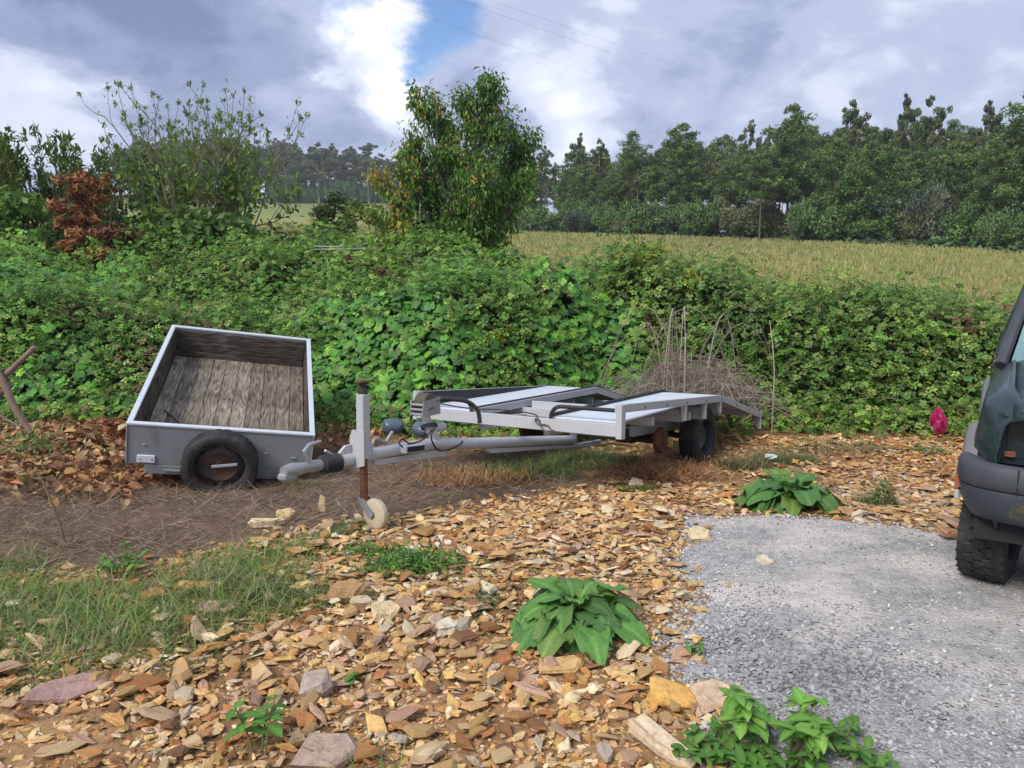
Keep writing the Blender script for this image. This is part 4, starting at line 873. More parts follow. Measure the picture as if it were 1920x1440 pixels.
def HH(x, y):
    f = YF(x)+.45*fbm(x*.9+7, x*0+2); s = SH(x); bk = BK(x); yb = YB(x)
    wr = np.interp(x, [-2.5, -1, 1, 3], [1.5, 1.2, 1.1, 1.0]); rise = sst(f, f+wr, y)**.8; k = np.clip((y-f-.6)/(yb-f-.6), 0, 1)
    h = (s+(bk-s)*k)*rise
    h = h+rise*((.55+.35*sst(10.5, 12.5, y))*fbm(x*.55+11, y*.6, 3)+.55*fbm(x*1.6, y*1.6+4, 3)-.55*sst(.22, .5, fbm(x*.9+51, y*.9+33, 2)))
    h = h*(1-sst(yb+.2, yb+2.2, y))+G(x, y)*sst(yb+.2, yb+2.2, y)
    return np.where(y < f, G(x, y), np.maximum(h, G(x, y)))
tx = np.concatenate([np.arange(-13, 10.01, .09)]); ty = np.concatenate([np.arange(8.2, 11.6, .055), np.arange(11.6, 20, .14)])
X, Y = np.meshgrid(tx, ty); Z = HH(X, Y); nx, ny = len(tx), len(ty)
ii = (np.arange(ny-1)[:, None]*nx+np.arange(nx-1)[None]).ravel(); Q = np.stack([ii, ii+1, ii+1+nx, ii+nx], 1)
P3 = np.stack([X, Y, Z], -1).reshape(-1, 3); thick = (Z-G(X, Y)).ravel(); Qk = Q[(thick[Q] > .05).any(1)]
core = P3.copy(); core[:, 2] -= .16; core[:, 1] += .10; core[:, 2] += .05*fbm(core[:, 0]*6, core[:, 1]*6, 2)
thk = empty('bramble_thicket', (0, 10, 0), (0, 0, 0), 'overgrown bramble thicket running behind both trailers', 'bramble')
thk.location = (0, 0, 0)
tag(mesh_np('light_block_core', core, Qk, M['core'], None, thk, True), kind='stuff')  # dark sheet under the leaves, added to block light
# area sampling of the visible skin
A, B, D = P3[Qk[:, 0]], P3[Qk[:, 1]], P3[Qk[:, 3]]; nr = np.cross(B-A, D-A); ar = np.linalg.norm(nr, axis=1); nr = nr/(ar[:, None]+1e-9)
cen = P3[Qk].mean(1); dist = cen[:, 1]; vis = np.abs(cen[:, 0]) < .74*cen[:, 1]+.5
def skin(n, wt):
    pr = ar*vis*wt; k = rng.choice(len(ar), n, p=pr/pr.sum()); u, v = rng.random((2, n, 1)); return A[k]+(B[k]-A[k])*u+(D[k]-A[k])*v, nr[k]
def vine_mask(x, y, z):
    h = fbm(x*.55+40, y*.35+z*.6+12, 3)
    a = np.interp(x+.5*fbm(x*.8+3, y*.8+z, 2), [-1.7, -1.2, .9, 1.8], [.24, .28, .28, -.55]); a = a-.30*sst(1.0, 1.7, z)-.12*sst(11.5, 14, y)
    return sst(-.12, .18, h+a)
vm = vine_mask(cen[:, 0], cen[:, 1], cen[:, 2])
# bramble sprigs: five leaflets round a point
def sprig(seed):
    r = np.random.default_rng(seed); V = []; F = []
    for k in range(5):
        a = 2*PI*k/5+r.uniform(-.35, .35); l = r.uniform(.75, 1.2); w_ = l*.33; ca_, sa = math.cos(a), math.sin(a); dz = r.uniform(-.35, .15)*l
        p = [(0, .12*l, 0), (w_, .55*l, .06*l+dz*.5), (0, 1.*l, dz), (-w_, .55*l, .06*l+dz*.5)]; b = len(V)
        V += [(x_*ca_-y_*sa, x_*sa+y_*ca_, z_) for x_, y_, z_ in p]; F += [(b, b+1, b+2), (b, b+2, b+3)]
    return np.array(V), np.array(F)
SPR = [sprig(i) for i in range(6)]
nb = 70000; pts, nn = skin(nb, np.clip(13.5/dist, .5, 1.6)**1.6*(1-.80*vm))
BC = [(.14, .225, .055), (.18, .28, .070), (.09, .155, .042), (.25, .32, .10), (.22, .20, .095), (.31, .33, .13)]
cl = fbm(pts[:, 0]*1.1+5, pts[:, 1]*1.1+pts[:, 2]*1.4, 3); dead_ = sst(.30, .5, fbm(pts[:, 0]*.9+80, pts[:, 1]*.9+pts[:, 2]*1.3+40, 3))[:, None]*(rng.random((nb, 1)) < .6); cs = pal(nb, lush(BC, (1.0, 1.28, .85)), [4, 4, 3.5, 2, .9, .6], .20)*(1+.75*cl[:, None]*np.array([[.9, .65, .5]]))
cs = cs*(1-dead_)+dead_*pal(nb, [(.26, .18, .10), (.20, .12, .07)], None, .15); right = sst(.8, 2.2, pts[:, 0])[:, None]; cs = cs*(1-right*np.array([[.02, .12, .0]]))
off_ = rng.normal(.03, .07, nb)*(1+.5*(pts[:, 1] > 11))+np.where(rng.random(nb) < .12, rng.uniform(.05, .28, nb), 0); Tn = pts+nn*off_[:, None]; orient = nn*.55+np.array([0, -.12, .75])+rnd_dir(nb)*.75
ids = rng.integers(0, 6, nb); sz = rng.uniform(.028, .068, nb); Vs, Fs, Cs = [], [], []; o_ = 0
for v in range(6):
    q = np.where(ids == v)[0]; tv, tf = SPR[v]; Pn, F = instances(tv, tf, frames(orient[q], rng.uniform(0, 6.28, len(q))), Tn[q], sz[q]); Vs.append(Pn); Fs.append(F+o_); o_ += len(Pn); Cs.append(np.repeat(cs[q], len(tv), 0)*rng.uniform(.85, 1.15, (len(Pn), 1)))
tag(mesh_np('bramble_leaves', np.concatenate(Vs), np.concatenate(Fs), M['leaf'], np.concatenate(Cs), thk), kind='stuff')
# arching bramble canes with leaves proud of the skin
canes = Soup(); cl_pts = []; 
for k in range(480):
    p, n0 = skin(1, np.clip(10/dist, .3, 1)**2); p = p[0]; n0 = n0[0]; d = rnd_dir(1)[0]*np.array([1, .5, .4])+np.array([0, 0, .3]); L_ = rng.uniform(.4, 1.4)
    path = [p+d*L_*t+n0*.22*math.sin(PI*t)*L_+np.array([0, 0, -.35*t*t*L_]) for t in np.linspace(0, 1, 7)]
    canes.tube(path, np.linspace(.006, .0025, 7), 4, tuple(pal(1, [(.17, .12, .08), (.12, .13, .05), (.25, .2, .14)])[0]), cap=False)
    for t in np.linspace(.2, 1, 7): i = t*6; a = int(min(i, 5)); cl_pts.append(path[a]+(path[a+1]-path[a])*(i-a))
tag(canes.build('cane', M['stem'], thk, usecol=True), kind='stuff')
cp = np.repeat(np.array(cl_pts), 2, 0)+rng.normal(0, .02, (len(cl_pts)*2, 3)); n = len(cp); tv, tf = SPR[0]
Pn, F = instances(tv, tf, frames(rnd_dir(n)*.6+np.array([0, -.2, .8]), rng.uniform(0, 6.28, n)), cp, rng.uniform(.035, .06, n)); tag(mesh_np('cane_leaves', Pn, F, M['leaf'], np.repeat(pal(n, lush(BC[:4]), [3, 3, 1, 3], .15), len(tv), 0), thk), kind='stuff')

# ------------------------------------------------------------------ wild vine with broad leaves, over the brambles
def vine_leaf(seed):
    r = np.random.default_rng(seed); m = 13; a = np.linspace(rad(-72), rad(252), m); rad_ = []
    for q in a:
        t = math.degrees(q); lob = max(math.exp(-((t-90)/26)**2), .92*math.exp(-((t-25)/24)**2), .92*math.exp(-((t-155)/24)**2), .72*math.exp(-((t+45)/24)**2), .72*math.exp(-((t-225)/24)**2))
        rad_.append(.36+.26*lob+r.uniform(-.02, .02))
    V = [(0, 0, 0)]; V += [(math.cos(q)*h, math.sin(q)*h, -.10*h-.28*h*h+r.uniform(-.03, .03)) for q, h in zip(a, rad_)]
    V = np.array(V); V[:, 1] += .1; F = np.array([(0, i, i+1) for i in range(1, m)]); return V, F
VL = [vine_leaf(i) for i in range(8)]
VC = [(.10, .21, .05), (.135, .265, .06), (.075, .15, .05), (.21, .34, .075), (.15, .21, .085), (.09, .17, .075)]
nv = 10500; pts, nn = skin(nv, vm*np.clip(12/dist, .4, 1.4)**1.5); cs = pal(nv, lush(VC, (1.0, 1.3, .9)), [4, 4, 3, 1.6, 1, 2.5], .18)
bright = sst(.1, .45, fbm(pts[:, 0]*1.3+60, pts[:, 2]*1.6+pts[:, 1]*.7, 3))[:, None]; cs = cs*(1+bright*np.array([[.75, .55, .2]]))
Tn = pts+nn*rng.uniform(.01, .15, (nv, 1)); orient = nn*.55+np.array([0, -.30, .60])+rnd_dir(nv)*.50; sz = rng.uniform(.085, .165, nv); 
vine = empty('wild_vine', (0, 0, 0), (0, 0, 0), 'broad-leaved green vine scrambling over the brambles behind the trailers', 'vine')
front = np.argsort(-(sz/pts[:, 1]**1.0)*(1+4*(rng.random(nv) > .9)))[:300]; isf = np.zeros(nv, bool); isf[front] = True
spin = rng.uniform(-.9, .9, nv)+PI; ids = rng.integers(0, 8, nv); Rall = frames(orient, spin); Vs, Fs, Cs = [], [], []; o_ = 0
for v in range(8):
    q = np.where((ids == v) & ~isf)[0]; tv, tf = VL[v]; Pn, F = instances(tv, tf, Rall[q], Tn[q], sz[q]); Vs.append(Pn); Fs.append(F+o_); o_ += len(Pn); Cs.append(np.repeat(cs[q], len(tv), 0))
tag(mesh_np('vine_leaves', np.concatenate(Vs), np.concatenate(Fs), M['leaf'], np.concatenate(Cs), vine, True), kind='stuff')
lm = []
for v in range(24):
    tv, tf = VL[v % 8]; o = mesh_np('leaf', tv, tf, M['leaf'], np.repeat(pal(1, lush(VC), [4, 4, 2, 3, 1, 2], .15), len(tv), 0), None, True); lm.append(o.data); bpy.data.objects.remove(o)
for j, q in enumerate(front):
    o = obj('leaf', lm[j % 24], vine); s_ = float(sz[q]); o.matrix_local = Matrix.Translation(Tn[q]+nn[q]*.04)@Matrix(Rall[q].tolist()).to_4x4()@Matrix.Diagonal((s_, s_, s_, 1))
# dead brushwood heap behind the transporter's tail
br = Soup(); n = 800
for k in range(n):
    big_ = k < 16
    p = np.array([rng.normal(2.2, .48), 9.25+rng.normal(0, .28), rng.uniform(-.1, .2)]) if not big_ else np.array([rng.uniform(1.5, 2.6), 9.1+rng.normal(0, .15), .1])
    top_ = .45*math.exp(-((p[0]-2.2)/.8)**2)+.10
    L_ = rng.uniform(.4, 1.1) if not big_ else rng.uniform(.9, 1.5); az = rng.uniform(0, 2*PI); lift = rng.uniform(.2, 1.0)*top_ if not big_ else rng.uniform(.8, 1.25)
    d = np.array([math.cos(az)*L_, math.sin(az)*L_*.35, 0]); c_ = pal(1, [(.27, .215, .175), (.19, .145, .115), (.37, .315, .265), (.13, .09, .07)], [4, 3, 2.5, 2], .15)[0]
    path = [p+d*(t-.2)+np.array([0, 0, lift*(1-(2*t-1)**2)+.3*top_*(rng.random() if False else .5)]) for t in np.linspace(0, 1, 9 if big_ else 6)]
    if not big_ and k % 2: c1 = np.array([rng.normal(2.2, .5), 9.2+rng.normal(0, .25), 0]); e1 = rnd_dir(1)[0]*np.array([.5, .25, .22])*rng.uniform(.5, 1.2); hz_ = rng.uniform(0, .9)*(.12+.60*math.exp(-((c1[0]-2.2)/.7)**2)); path = [c1+e1*s_+np.array([0, 0, hz_+.1*(1-s_*s_)]) for s_ in np.linspace(-1, 1, 6)]
    r0 = rng.uniform(.002, .0045) if not big_ else rng.uniform(.006, .010); br.tube(path, np.linspace(r0, r0*.4, len(path)), 4, tuple(c_), cap=False)
tag(br.build('brushwood_heap', M['stem'], usecol=True), 'heap of grey dead bramble canes arching behind the transporter tail', 'brushwood', kind='stuff')
# one upright dry stalk standing in the hedge right of the heap
a = at(1443, 600, 8.9); b = at(1452, 700, 8.8); s_ = Soup().tube([b+np.array([0, 0, -.9]), b, (a+b)/2+np.array([.01, 0, 0]), a], [.006, .006, .005, .004], 6, (.38, .33, .24)); tag(s_.build('dry_stalk', M['stem'], usecol=True), 'straight pale dry stalk standing up in front of the bramble hedge', 'stalk')
# small coloured accents in the thicket
def accent(px, py, y, n, sp_, cols_, size, name, label, cat, tmpl=None):
    for q in np.arange(8.4, y+3, .04):                                # sit on the skin of the thicket
        c = at(px, py, q)
        if c[2] < float(HH(c[0], c[1]))+.03: break
    else: c = at(px, py, y); c[2] = max(c[2], float(HH(c[0], c[1]))+.06)
    c = c+np.array([0, -.04, .05]); tv, tf = tmpl or SPR[1]; P_ = rng.normal(0, 1, (n, 3))*np.array(sp_); r_ = tag(empty(name, c), label, cat)
    tag(mesh_np('leaves', *instances(tv, tf, frames(rnd_dir(n)*.7+np.array([0, -.3, .6]), rng.uniform(0, 6.28, n)), P_, rng.uniform(.7, 1.2, n)*size), M['leaf'], np.repeat(pal(n, cols_, None, .12), len(tv), 0), r_), kind='stuff')
    st = Soup()
    for q in P_[::3]: st.tube([np.array([0, .1, -.35]), q*.4+np.array([0, .03, -.1]), q], [.005, .004, .002], 4, (.12, .14, .05), cap=False)
    st.build('stem', M['stem'], r_, usecol=True); return r_
YL = [(.48, .44, .03), (.38, .40, .04), (.28, .34, .05)]
accent(1225, 478, 12.0, 130, (.17, .15, .07), YL, .05, 'yellow_bush', 'bright yellow flowering plant topping the bramble hedge', 'plant'); accent(1195, 490, 11.9, 60, (.12, .1, .08), [(.2, .28, .05), (.3, .34, .05)], .06, 'leafy_shoot', 'yellow-green shoot left of the yellow flowering plant', 'plant')
accent(1298, 528, 11.2, 30, (.05, .05, .09), YL, .04, 'yellow_shoot', 'thin yellow shoot below the yellow flowering plant', 'plant'); accent(935, 635, 9.65, 60, (.13, .08, .06), YL, .04, 'yellow_shoot', 'small yellow leaf cluster over the dark hollow in the vine', 'plant')
accent(710, 518, 13.2, 34, (.13, .12, .05), [(.13, .05, .06), (.2, .07, .06)], .06, 'red_leaf_cluster', 'purple-red leaf cluster in the thicket left of the small tree', 'plant'); accent(656, 495, 13.8, 18, (.07, .1, .05), [(.35, .08, .05), (.2, .07, .06)], .06, 'red_leaf_cluster', 'small red leaf cluster left of the purple-red one', 'plant')
accent(545, 600, 9.8, 10, (.08, .05, .05), [(.16, .12, .08), (.2, .15, .1)], .10, 'brown_leaf_cluster', 'withered brown leaves behind the right corner of the box trailer', 'plant', VL[0])

# weeds and low runners at the foot of the thicket
n = 11000; x = rng.uniform(-7.5, 7.5, n); y = YF(x)+.25-np.abs(rng.normal(0, .55, n))*np.interp(x, [-7, -3, -1, 0, 2.2, 3, 7], [.5, .5, .8, 1.3, 1.2, .6, .5]); h_ = .28*np.exp(-((YF(x)-y)/.6)**2)
k = np.abs(x) < .72*y+.3; x, y, h_ = x[k], y[k], h_[k]; n = len(x); tv, tf = SPR[2]
V, F = instances(tv, tf, frames(rnd_dir(n)*.6+np.array([0, -.3, .8]), rng.uniform(0, 6.28, n)), np.column_stack([x, y, G(x, y)+.02+h_*rng.random(n)]), rng.uniform(.03, .065, n))
tag(mesh_np('undergrowth', V, F, M['leaf'], np.repeat(pal(n, lush(BC)+[(.25, .19, .10)], [3, 3, 3, 2, 2, 1, 1.5], .2), len(tv), 0)), 'low weeds and runners at the foot of the bramble thicket', 'weeds', kind='stuff')

# ------------------------------------------------------------------ crop field
n = 150000; u = rng.random(n); y = 12+98*u**1.55; x = rng.uniform(-1, 1, n)*(.72*y+2); 
def wood_edge(x): return np.interp(x, [-60, -20, 0, 8, 20, 30, 45], [150, 120, 100, 86, 74, 66, 55])
k = (y < wood_edge(x)-1.0) & (rng.random(n) < 1-.0*u); 
k &= ~((y < YB(np.clip(x, -14, 10))+1.0) & (x < 10)); x, y = x[k], y[k]; n = len(x)
tuf = Soup()
for a in (0.2, 2.6):
    c_, s_ = math.cos(a), math.sin(a); tuf.add([(-.07*c_, -.07*s_, 0), (.07*c_, .07*s_, 0), (.20*c_+.02, .20*s_, 1.0), (.08*c_+.05*s_, .1*s_, .75)], [(0, 1, 2), (0, 2, 3)])
tv = np.concatenate(tuf.v); tf = np.array(tuf.f[3])
pn = fbm(x*.12+3, y*.28+3, 3); pn2 = fbm(x*.5, y*.9, 2)
cs = pal(n, [(.32, .32, .10), (.40, .36, .16), (.25, .29, .08), (.17, .25, .06)], [4, 3, 4, 4.5], .13); rowm = .16*np.sin(2*PI*(x*.86+y*.5)/1.5)*sst(60, 25, y); gr = sst(.05, .5, pn+.6*pn2+rowm)[:, None]; cs = cs*(1-gr*.6)+np.array([[.15, .20, .055]])*gr*.6
yy = sst(20, 14, y)*.3
P, F = instances(tv, tf, frames(np.column_stack([rng.normal(.12, .15, n), rng.normal(0, .15, n), np.ones(n)]), rng.uniform(0, 6.28, n)), np.column_stack([x, y, G(x, y)-.05]), np.column_stack([np.full(n, 1.)*(.28+y/75), np.full(n, 1.)*(.28+y/75), rng.uniform(.35, .70, n)]))
cc = np.repeat(cs, len(tv), 0); tip = np.tile(np.tile([0, 0, 1, .6], 2), n)[:, None]; cc = cc*(1-.0*tip)+np.array([[.10, .06, .03]])*tip
crop = mesh_np('crop', P, F, M['grass'], cc); tag(crop, 'ripening yellow-green crop covering the sloping field', 'crop', kind='stuff')

# ------------------------------------------------------------------ trees of the wood
def leaf_cloud(cent, radii, n, size, cols_, wts=None, tri=False, flat=.75, jit=.18, elong=1.6, droop=0.):
    cent = np.asarray(cent); m = len(cent); k = rng.choice(m, n, p=(radii**2)/np.sum(radii**2)); d = rnd_dir(n); rr = radii[k]*rng.random(n)**.45
    P = cent[k]+d*rr[:, None]*np.array([1, 1, flat]); up = d*.7+rnd_dir(n)*.8+np.array([0, 0, .35]); 
    tv = np.array([(-.5, 0, 0), (0, -elong/2, .06), (.5, 0, 0), (0, elong/2, .06)]); tf = np.array([(0, 1, 2, 3)])
    if droop: dirn = rnd_dir(n)*.5+np.array([0, 0, -droop]); Rm = frames_y(dirn, up)
    else: Rm = frames(up, rng.uniform(0, 6.28, n))
    c = pal(m, cols_, wts, jit)[k]*(1+rng.normal(0, .13, (n, 1)))
    V, F = instances(tv, tf, Rm, P, rng.uniform(.6, 1.25, n)*size); return V, F, np.repeat(np.clip(c, .003, 1), 4, 0)
PC = [(.085, .14, .045), (.11, .17, .052), (.065, .105, .04), (.135, .19, .06)]; EC = [(.09, .115, .062), (.115, .14, .07), (.07, .09, .05), (.14, .15, .075)]
def pine(seed, h=15., bare=.33):
    r = np.random.default_rng(seed); bare = [.33, .50, .45, .33, .52][seed % 5]; tr = Soup(); lean = r.normal(0, .35, 2); top_ = np.array([lean[0], lean[1], h]); spine = lambda t: np.array([lean[0]*t*t, lean[1]*t*t, h*t])
    tr.tube([spine(t) for t in np.linspace(-.03, .97, 8)], np.linspace(.19, .03, 8), 7); cent = []; rads = []
    for t in np.linspace(bare, .99, 26):
        k = (t-bare)/(1-bare); sp_ = h*(.20*math.sin(PI*min(1, .20+k*.80))**.8+.015); nb_ = 3 if k < .85 else 2
        for _ in range(nb_):
            a = r.uniform(0, 2*PI); l = sp_*r.uniform(.45, 1.1); b = spine(t); e = b+np.array([math.cos(a)*l, math.sin(a)*l, l*r.uniform(.1, .45)]); tr.tube([b, (b+e)/2+np.array([0, 0, -.05*l]), e], [.045, .03, .015], 4, cap=False)
            for f in (1., .62): cent.append(b+(e-b)*f); rads.append((.62+.45*(1-k))*r.uniform(.7, 1.25)*h/15)
    return tr, np.array(cent), np.array(rads)
def euc(seed, h=20., bare=.40):
    r = np.random.default_rng(seed); tr = Soup(); lean = r.normal(0, .7, 2); spine = lambda t: np.array([lean[0]*t**3, lean[1]*t**3, h*t])
    tr.tube([spine(t) for t in np.linspace(-.03, .97, 9)], np.linspace(.16, .03, 9), 6); cent = []; rads = []
    for q in range(15):                                                    # loose tufts of drooping leaves on rising branches
        t = bare+(1-bare)*(q+r.uniform(0, 1))/15; k = (t-bare)/(1-bare); a = r.uniform(0, 2*PI); l = h*(.12*(1-k)**.6+.02)*r.uniform(.3, 1.1); b = spine(t-.05); e = b+np.array([math.cos(a)*l, math.sin(a)*l, l*r.uniform(.6, 1.4)]); tr.tube([b, (b+e)/2, e], [.05, .03, .012], 4, cap=False)
        for _ in range(int(r.integers(3, 7))): cent.append(e+r.normal(0, .55, 3)*np.array([1, 1, .75])); rads.append(r.uniform(.25, .62))
    for _ in range(4): cent.append(spine(1.)+r.normal(0, .35, 3)*np.array([1, 1, 1.2])); rads.append(r.uniform(.25, .5))
    return tr, np.array(cent), np.array(rads)
def make_tree(fn, seed, bark, cols_, n, size, **kw):
    tr, ce, rd = fn(seed); e = tr.build('trunk', M[bark]); sm_angle(e, 80); V, F, c = leaf_cloud(ce, rd, n, size, cols_, **kw); cr_ = mesh_np('crown', V, F, M['needle'], c); m = (e.data, cr_.data); bpy.data.objects.remove(e); bpy.data.objects.remove(cr_); return m
PINES = [make_tree(pine, 20+i, 'bark', lush(PC, (1.05, 1.15, .8)), 9000, .15, flat=.6, elong=3.) for i in range(5)]; EUCS = [make_tree(euc, 40+i, 'palebark', lush(EC, (1.0, 1.1, .85)), 5000, .17, flat=1.1, droop=.8, elong=2.8) for i in range(6)]
def shrub_mesh(seed, cols_, n=5000, size=.06):
    r = np.random.default_rng(seed); m = 26; a = r.uniform(0, 2*PI, m); rr = np.sqrt(r.random(m))*.8; ce = np.column_stack([np.cos(a)*rr, np.sin(a)*rr, .35+.75*r.random(m)*(1-.55*rr)]); V, F, c = leaf_cloud(ce, r.uniform(.18, .36, m), n, size, cols_, flat=.9)
    s_ = Soup()
    for k in range(6): s_.tube([(0, 0, -.1), ce[k]*.5+np.array([0, 0, -.05]), ce[k]], [.05, .03, .01], 4, cap=False)
    t_ = s_.build('trunk', M['bark']); c_ = mesh_np('crown', V, F, M['needle'], c); q = (t_.data, c_.data); bpy.data.objects.remove(t_); bpy.data.objects.remove(c_); return q
SC = [(.08, .14, .045), (.105, .175, .052), (.06, .105, .04)]; SHR = [shrub_mesh(60+i, [lush(SC), lush(SC), [(.10, .18, .045), (.13, .21, .055), (.08, .14, .04)], [(.085, .12, .065), (.11, .145, .08), (.07, .095, .055)], [(.12, .15, .05), (.15, .14, .06), (.09, .12, .045)]][i]) for i in range(5)]
def plant_tree(name, ms, loc, sc, rz, label, cat='tree', group=None, tilt=(0, 0)):
    o = empty(name, loc, (tilt[0], tilt[1], rz), label, cat, group); o.scale = (sc, sc, sc) if np.ndim(sc) == 0 else sc
    for nm, me in zip(('trunk', 'crown'), ms): obj(nm, me, o)
    return o
def put(px, d): x = (px-960)/FPX*(d*math.cos(PITCH)-0)*1.0; return x, d
def hgt(px, ytop, d):                                                   # height of something at depth d whose top shows at image row ytop
    x, _ = put(px, d); return float(at(px, ytop, d)[2]-G(x, d))
def wd_tree(kind, px, ytop, d, label=None, group=None, i=None):
    x, y = put(px, d); z = float(G(x, y))-.1; h = max(hgt(px, ytop, d), 3.)
    ms = (PINES if kind == 'pine' else EUCS); q = (int(abs(px)*7+d*3) if i is None else i) % len(ms); base = 15. if kind == 'pine' else 20.3
    sc = h/base; sxy = sc*random.uniform(.9, 1.12)
    nm = 'pine_tree' if kind == 'pine' else 'eucalyptus_tree'
    return plant_tree(nm, ms[q], (x, y, z), (sxy, sxy, sc), random.uniform(0, 6.28), label, 'tree', group)
# skyline of the right-hand wood: image column, row of the tree top, depth
named = [('euc', 1580, 193, 74, 'slim eucalyptus with a lone swept tip above the pines, left of the twin tips'), ('euc', 1668, 178, 72, 'tall eucalyptus, the left of the two highest tips in the wood'),
         ('euc', 1738, 184, 70, 'broad eucalyptus, the right of the two highest tips in the wood'), ('euc', 1818, 192, 68, 'pointed eucalyptus tip between the twin tips and the right edge'),
         ('pine', 1905, 172, 56, 'tallest pine of the wood, cut by the right edge of the picture'), ('pine', 1470, 200, 70, 'broad round-topped pine breaking the skyline left of the eucalyptus tips'),
         ('euc', 1393, 228, 80, 'small wind-bent eucalyptus top in the dip of the wood skyline'), ('pine', 1265, 232, 84, 'spiky pine top where the wood skyline steps down'),
         ('pine', 1183, 246, 88, 'pine top right of the wispy eucalyptus trees'), ('euc', 1092, 252, 92, 'wispy eucalyptus with three drooping tufts just right of the small tree'),
         ('euc', 1118, 262, 90, 'eucalyptus with a bare pale trunk showing low in the wood'), ('pine', 1855, 262, 54, 'leaning pine with clumpy crown in front of the wood at right'),
         ('pine', 1420, 282, 68, 'front-row pine on the wood edge with dark bare trunk'), ('pine', 1555, 262, 66, 'front-row pine above the ivy-clad stump'),
         ('pine', 1618, 268, 64, 'front-row pine with twin thin trunks in mid wood'), ('pine', 1700, 285, 63, 'front-row pine left of the round grey-green bush')]
for k, px, yt, d, lb in named: wd_tree(k, px, yt, d, lb)
sky_px = [950, 1000, 1040, 1100, 1150, 1200, 1260, 1320, 1380, 1430, 1480, 1540, 1600, 1660, 1720, 1780, 1840, 1900, 1960, 2060, 2200]
sky_y = [288, 285, 282, 276, 280, 268, 262, 258, 262, 232, 222, 235, 232, 232, 228, 235, 228, 210, 200, 190, 170]
def edge_d(px):
    return float(np.interp(px, [700, 960, 1100, 1300, 1500, 1700, 1920, 2200], [150, 98, 88, 80, 72, 65, 55, 48]))
gpA, gpB = 'pines packed in the wood across the field', 'eucalyptus packed in the wood across the field'
for row, (stp, dd, drop) in enumerate(((31, 2, 34), (36, 8, 10), (40, 16, 6), (46, 26, -4))):
    px = 955+row*9
    while px < 2060:
        yt = float(np.interp(px, sky_px, sky_y))+drop+random.uniform(-4, 26); kd = 'pine' if random.random() < (.85 if row == 0 else .6 if px > 1250 else .4) else 'euc'
        wd_tree(kd, px, yt, edge_d(px)+dd+random.uniform(-1.5, 2.5), ('pine in the front rank of the wood across the field' if row == 0 else 'pine deep among others in the wood across the field') if kd == 'pine' else ('slim eucalyptus in the front rank of the wood across the field' if row == 0 else 'slim eucalyptus deep among others in the wood across the field'), (gpA if kd == 'pine' else gpB)+(', front rank' if row == 0 else ', deeper ranks'))
        px += stp*random.uniform(.75, 1.25)
# far wood on the left skyline
for row, (stp, dd, drop) in enumerate(((15, 270, 12), (17, 282, 0), (19, 300, -2))):
    px = 235+row*5
    while px < 965:
        yt = float(np.interp(px, [200, 300, 420, 500, 560, 590, 625, 660, 690, 740, 800, 900, 960], [280, 262, 258, 270, 272, 276, 264, 284, 276, 290, 288, 284, 286]))+drop+random.uniform(-8, 22); t_ = wd_tree('euc', px, yt, dd+random.uniform(-5, 5), 'distant eucalyptus in the grey tree line on the left horizon', 'eucalyptus in the distant tree line'); t_.scale = (t_.scale[0]*2.1, t_.scale[1]*2.1, t_.scale[2])
        px += stp*random.uniform(.75, 1.25)
# low dark growth under the far tree line
px = 520
while px < 960:
    x, y = put(px, 268+random.uniform(-3, 6)); h = max(hgt(px, 335+random.uniform(-14, 10), y), 1.5); plant_tree('shrub', SHR[random.choice([0, 1])], (x, y, float(G(x, y))-.5), (3.4, 3.4, h/1.15), random.uniform(0, 6.28), 'dark bush at the foot of the distant tree line', 'shrub', 'bushes under the distant tree line'); px += random.uniform(10, 15)
# scrub along the foot of the wood
def shrub(px, ytop, d, w_, i, label, group=None, name='shrub'):
    x, y = put(px, d); h = max(hgt(px, ytop, d), .6); return plant_tree(name, SHR[i], (x, y, float(G(x, y))), (w_, w_, h/1.15), random.uniform(0, 6.28), label, 'shrub', group)
shrub(1735, 332, 60, 1.9, 3, 'round grey-green bush standing in front of the pines'); shrub(1530, 358, 66, 2.6, 0, 'dark rounded bush beside the ivy-clad stump'); shrub(1490, 365, 65.5, .9, 2, 'slender bright green ivy-clad stump at the wood edge', name='ivy_stump')
shrub(1855, 385, 53, 1.1, 2, 'bright green ivy column at the right end of the wood edge', name='ivy_stump'); shrub(1080, 388, 84, 1.6, 3, 'pale blue-green sapling at the foot of the wood'); shrub(1890, 370, 53, 2.4, 0, 'tall dark bush at the right end of the wood edge')
px = 960
while px < 2000:
    d = edge_d(px)-2.5+random.uniform(-1, 1); shrub(px, 432-random.uniform(22, 75)+(px-960)*.018, d, random.uniform(1.6, 2.8), random.choice([0, 0, 1, 2, 4]), 'low dark green shrub in the scrub along the foot of the wood', 'scrub along the foot of the wood'); px += random.uniform(14, 30)
# creeping green cover at the margin of the field
px = rng.uniform(940, 2050, 9000); d = np.interp(px, [960, 1920], [93, 52])+rng.uniform(-3.4, 1, 9000); x = (px-960)/FPX*d; z = G(x, d)+rng.random(9000)**2*np.interp(fbm(px*.02, d*.3), [-.5, .5], [.4, 1.5])
tv = np.array([(-.5, 0, 0), (0, -.8, .06), (.5, 0, 0), (0, .8, .06)]); V, F = instances(tv, np.array([(0, 1, 2, 3)]), frames(rnd_dir(9000)*.6+np.array([0, -.3, .7]), rng.uniform(0, 6.28, 9000)), np.column_stack([x, d, z]), rng.uniform(.2, .42, 9000))
tag(mesh_np('ground_cover', V, F, M['needle'], np.repeat(pal(9000, [(.055, .11, .03), (.075, .14, .035), (.05, .09, .04)], None, .2), 4, 0)), 'low green creeper between crop field and wood', 'ground cover', kind='stuff')
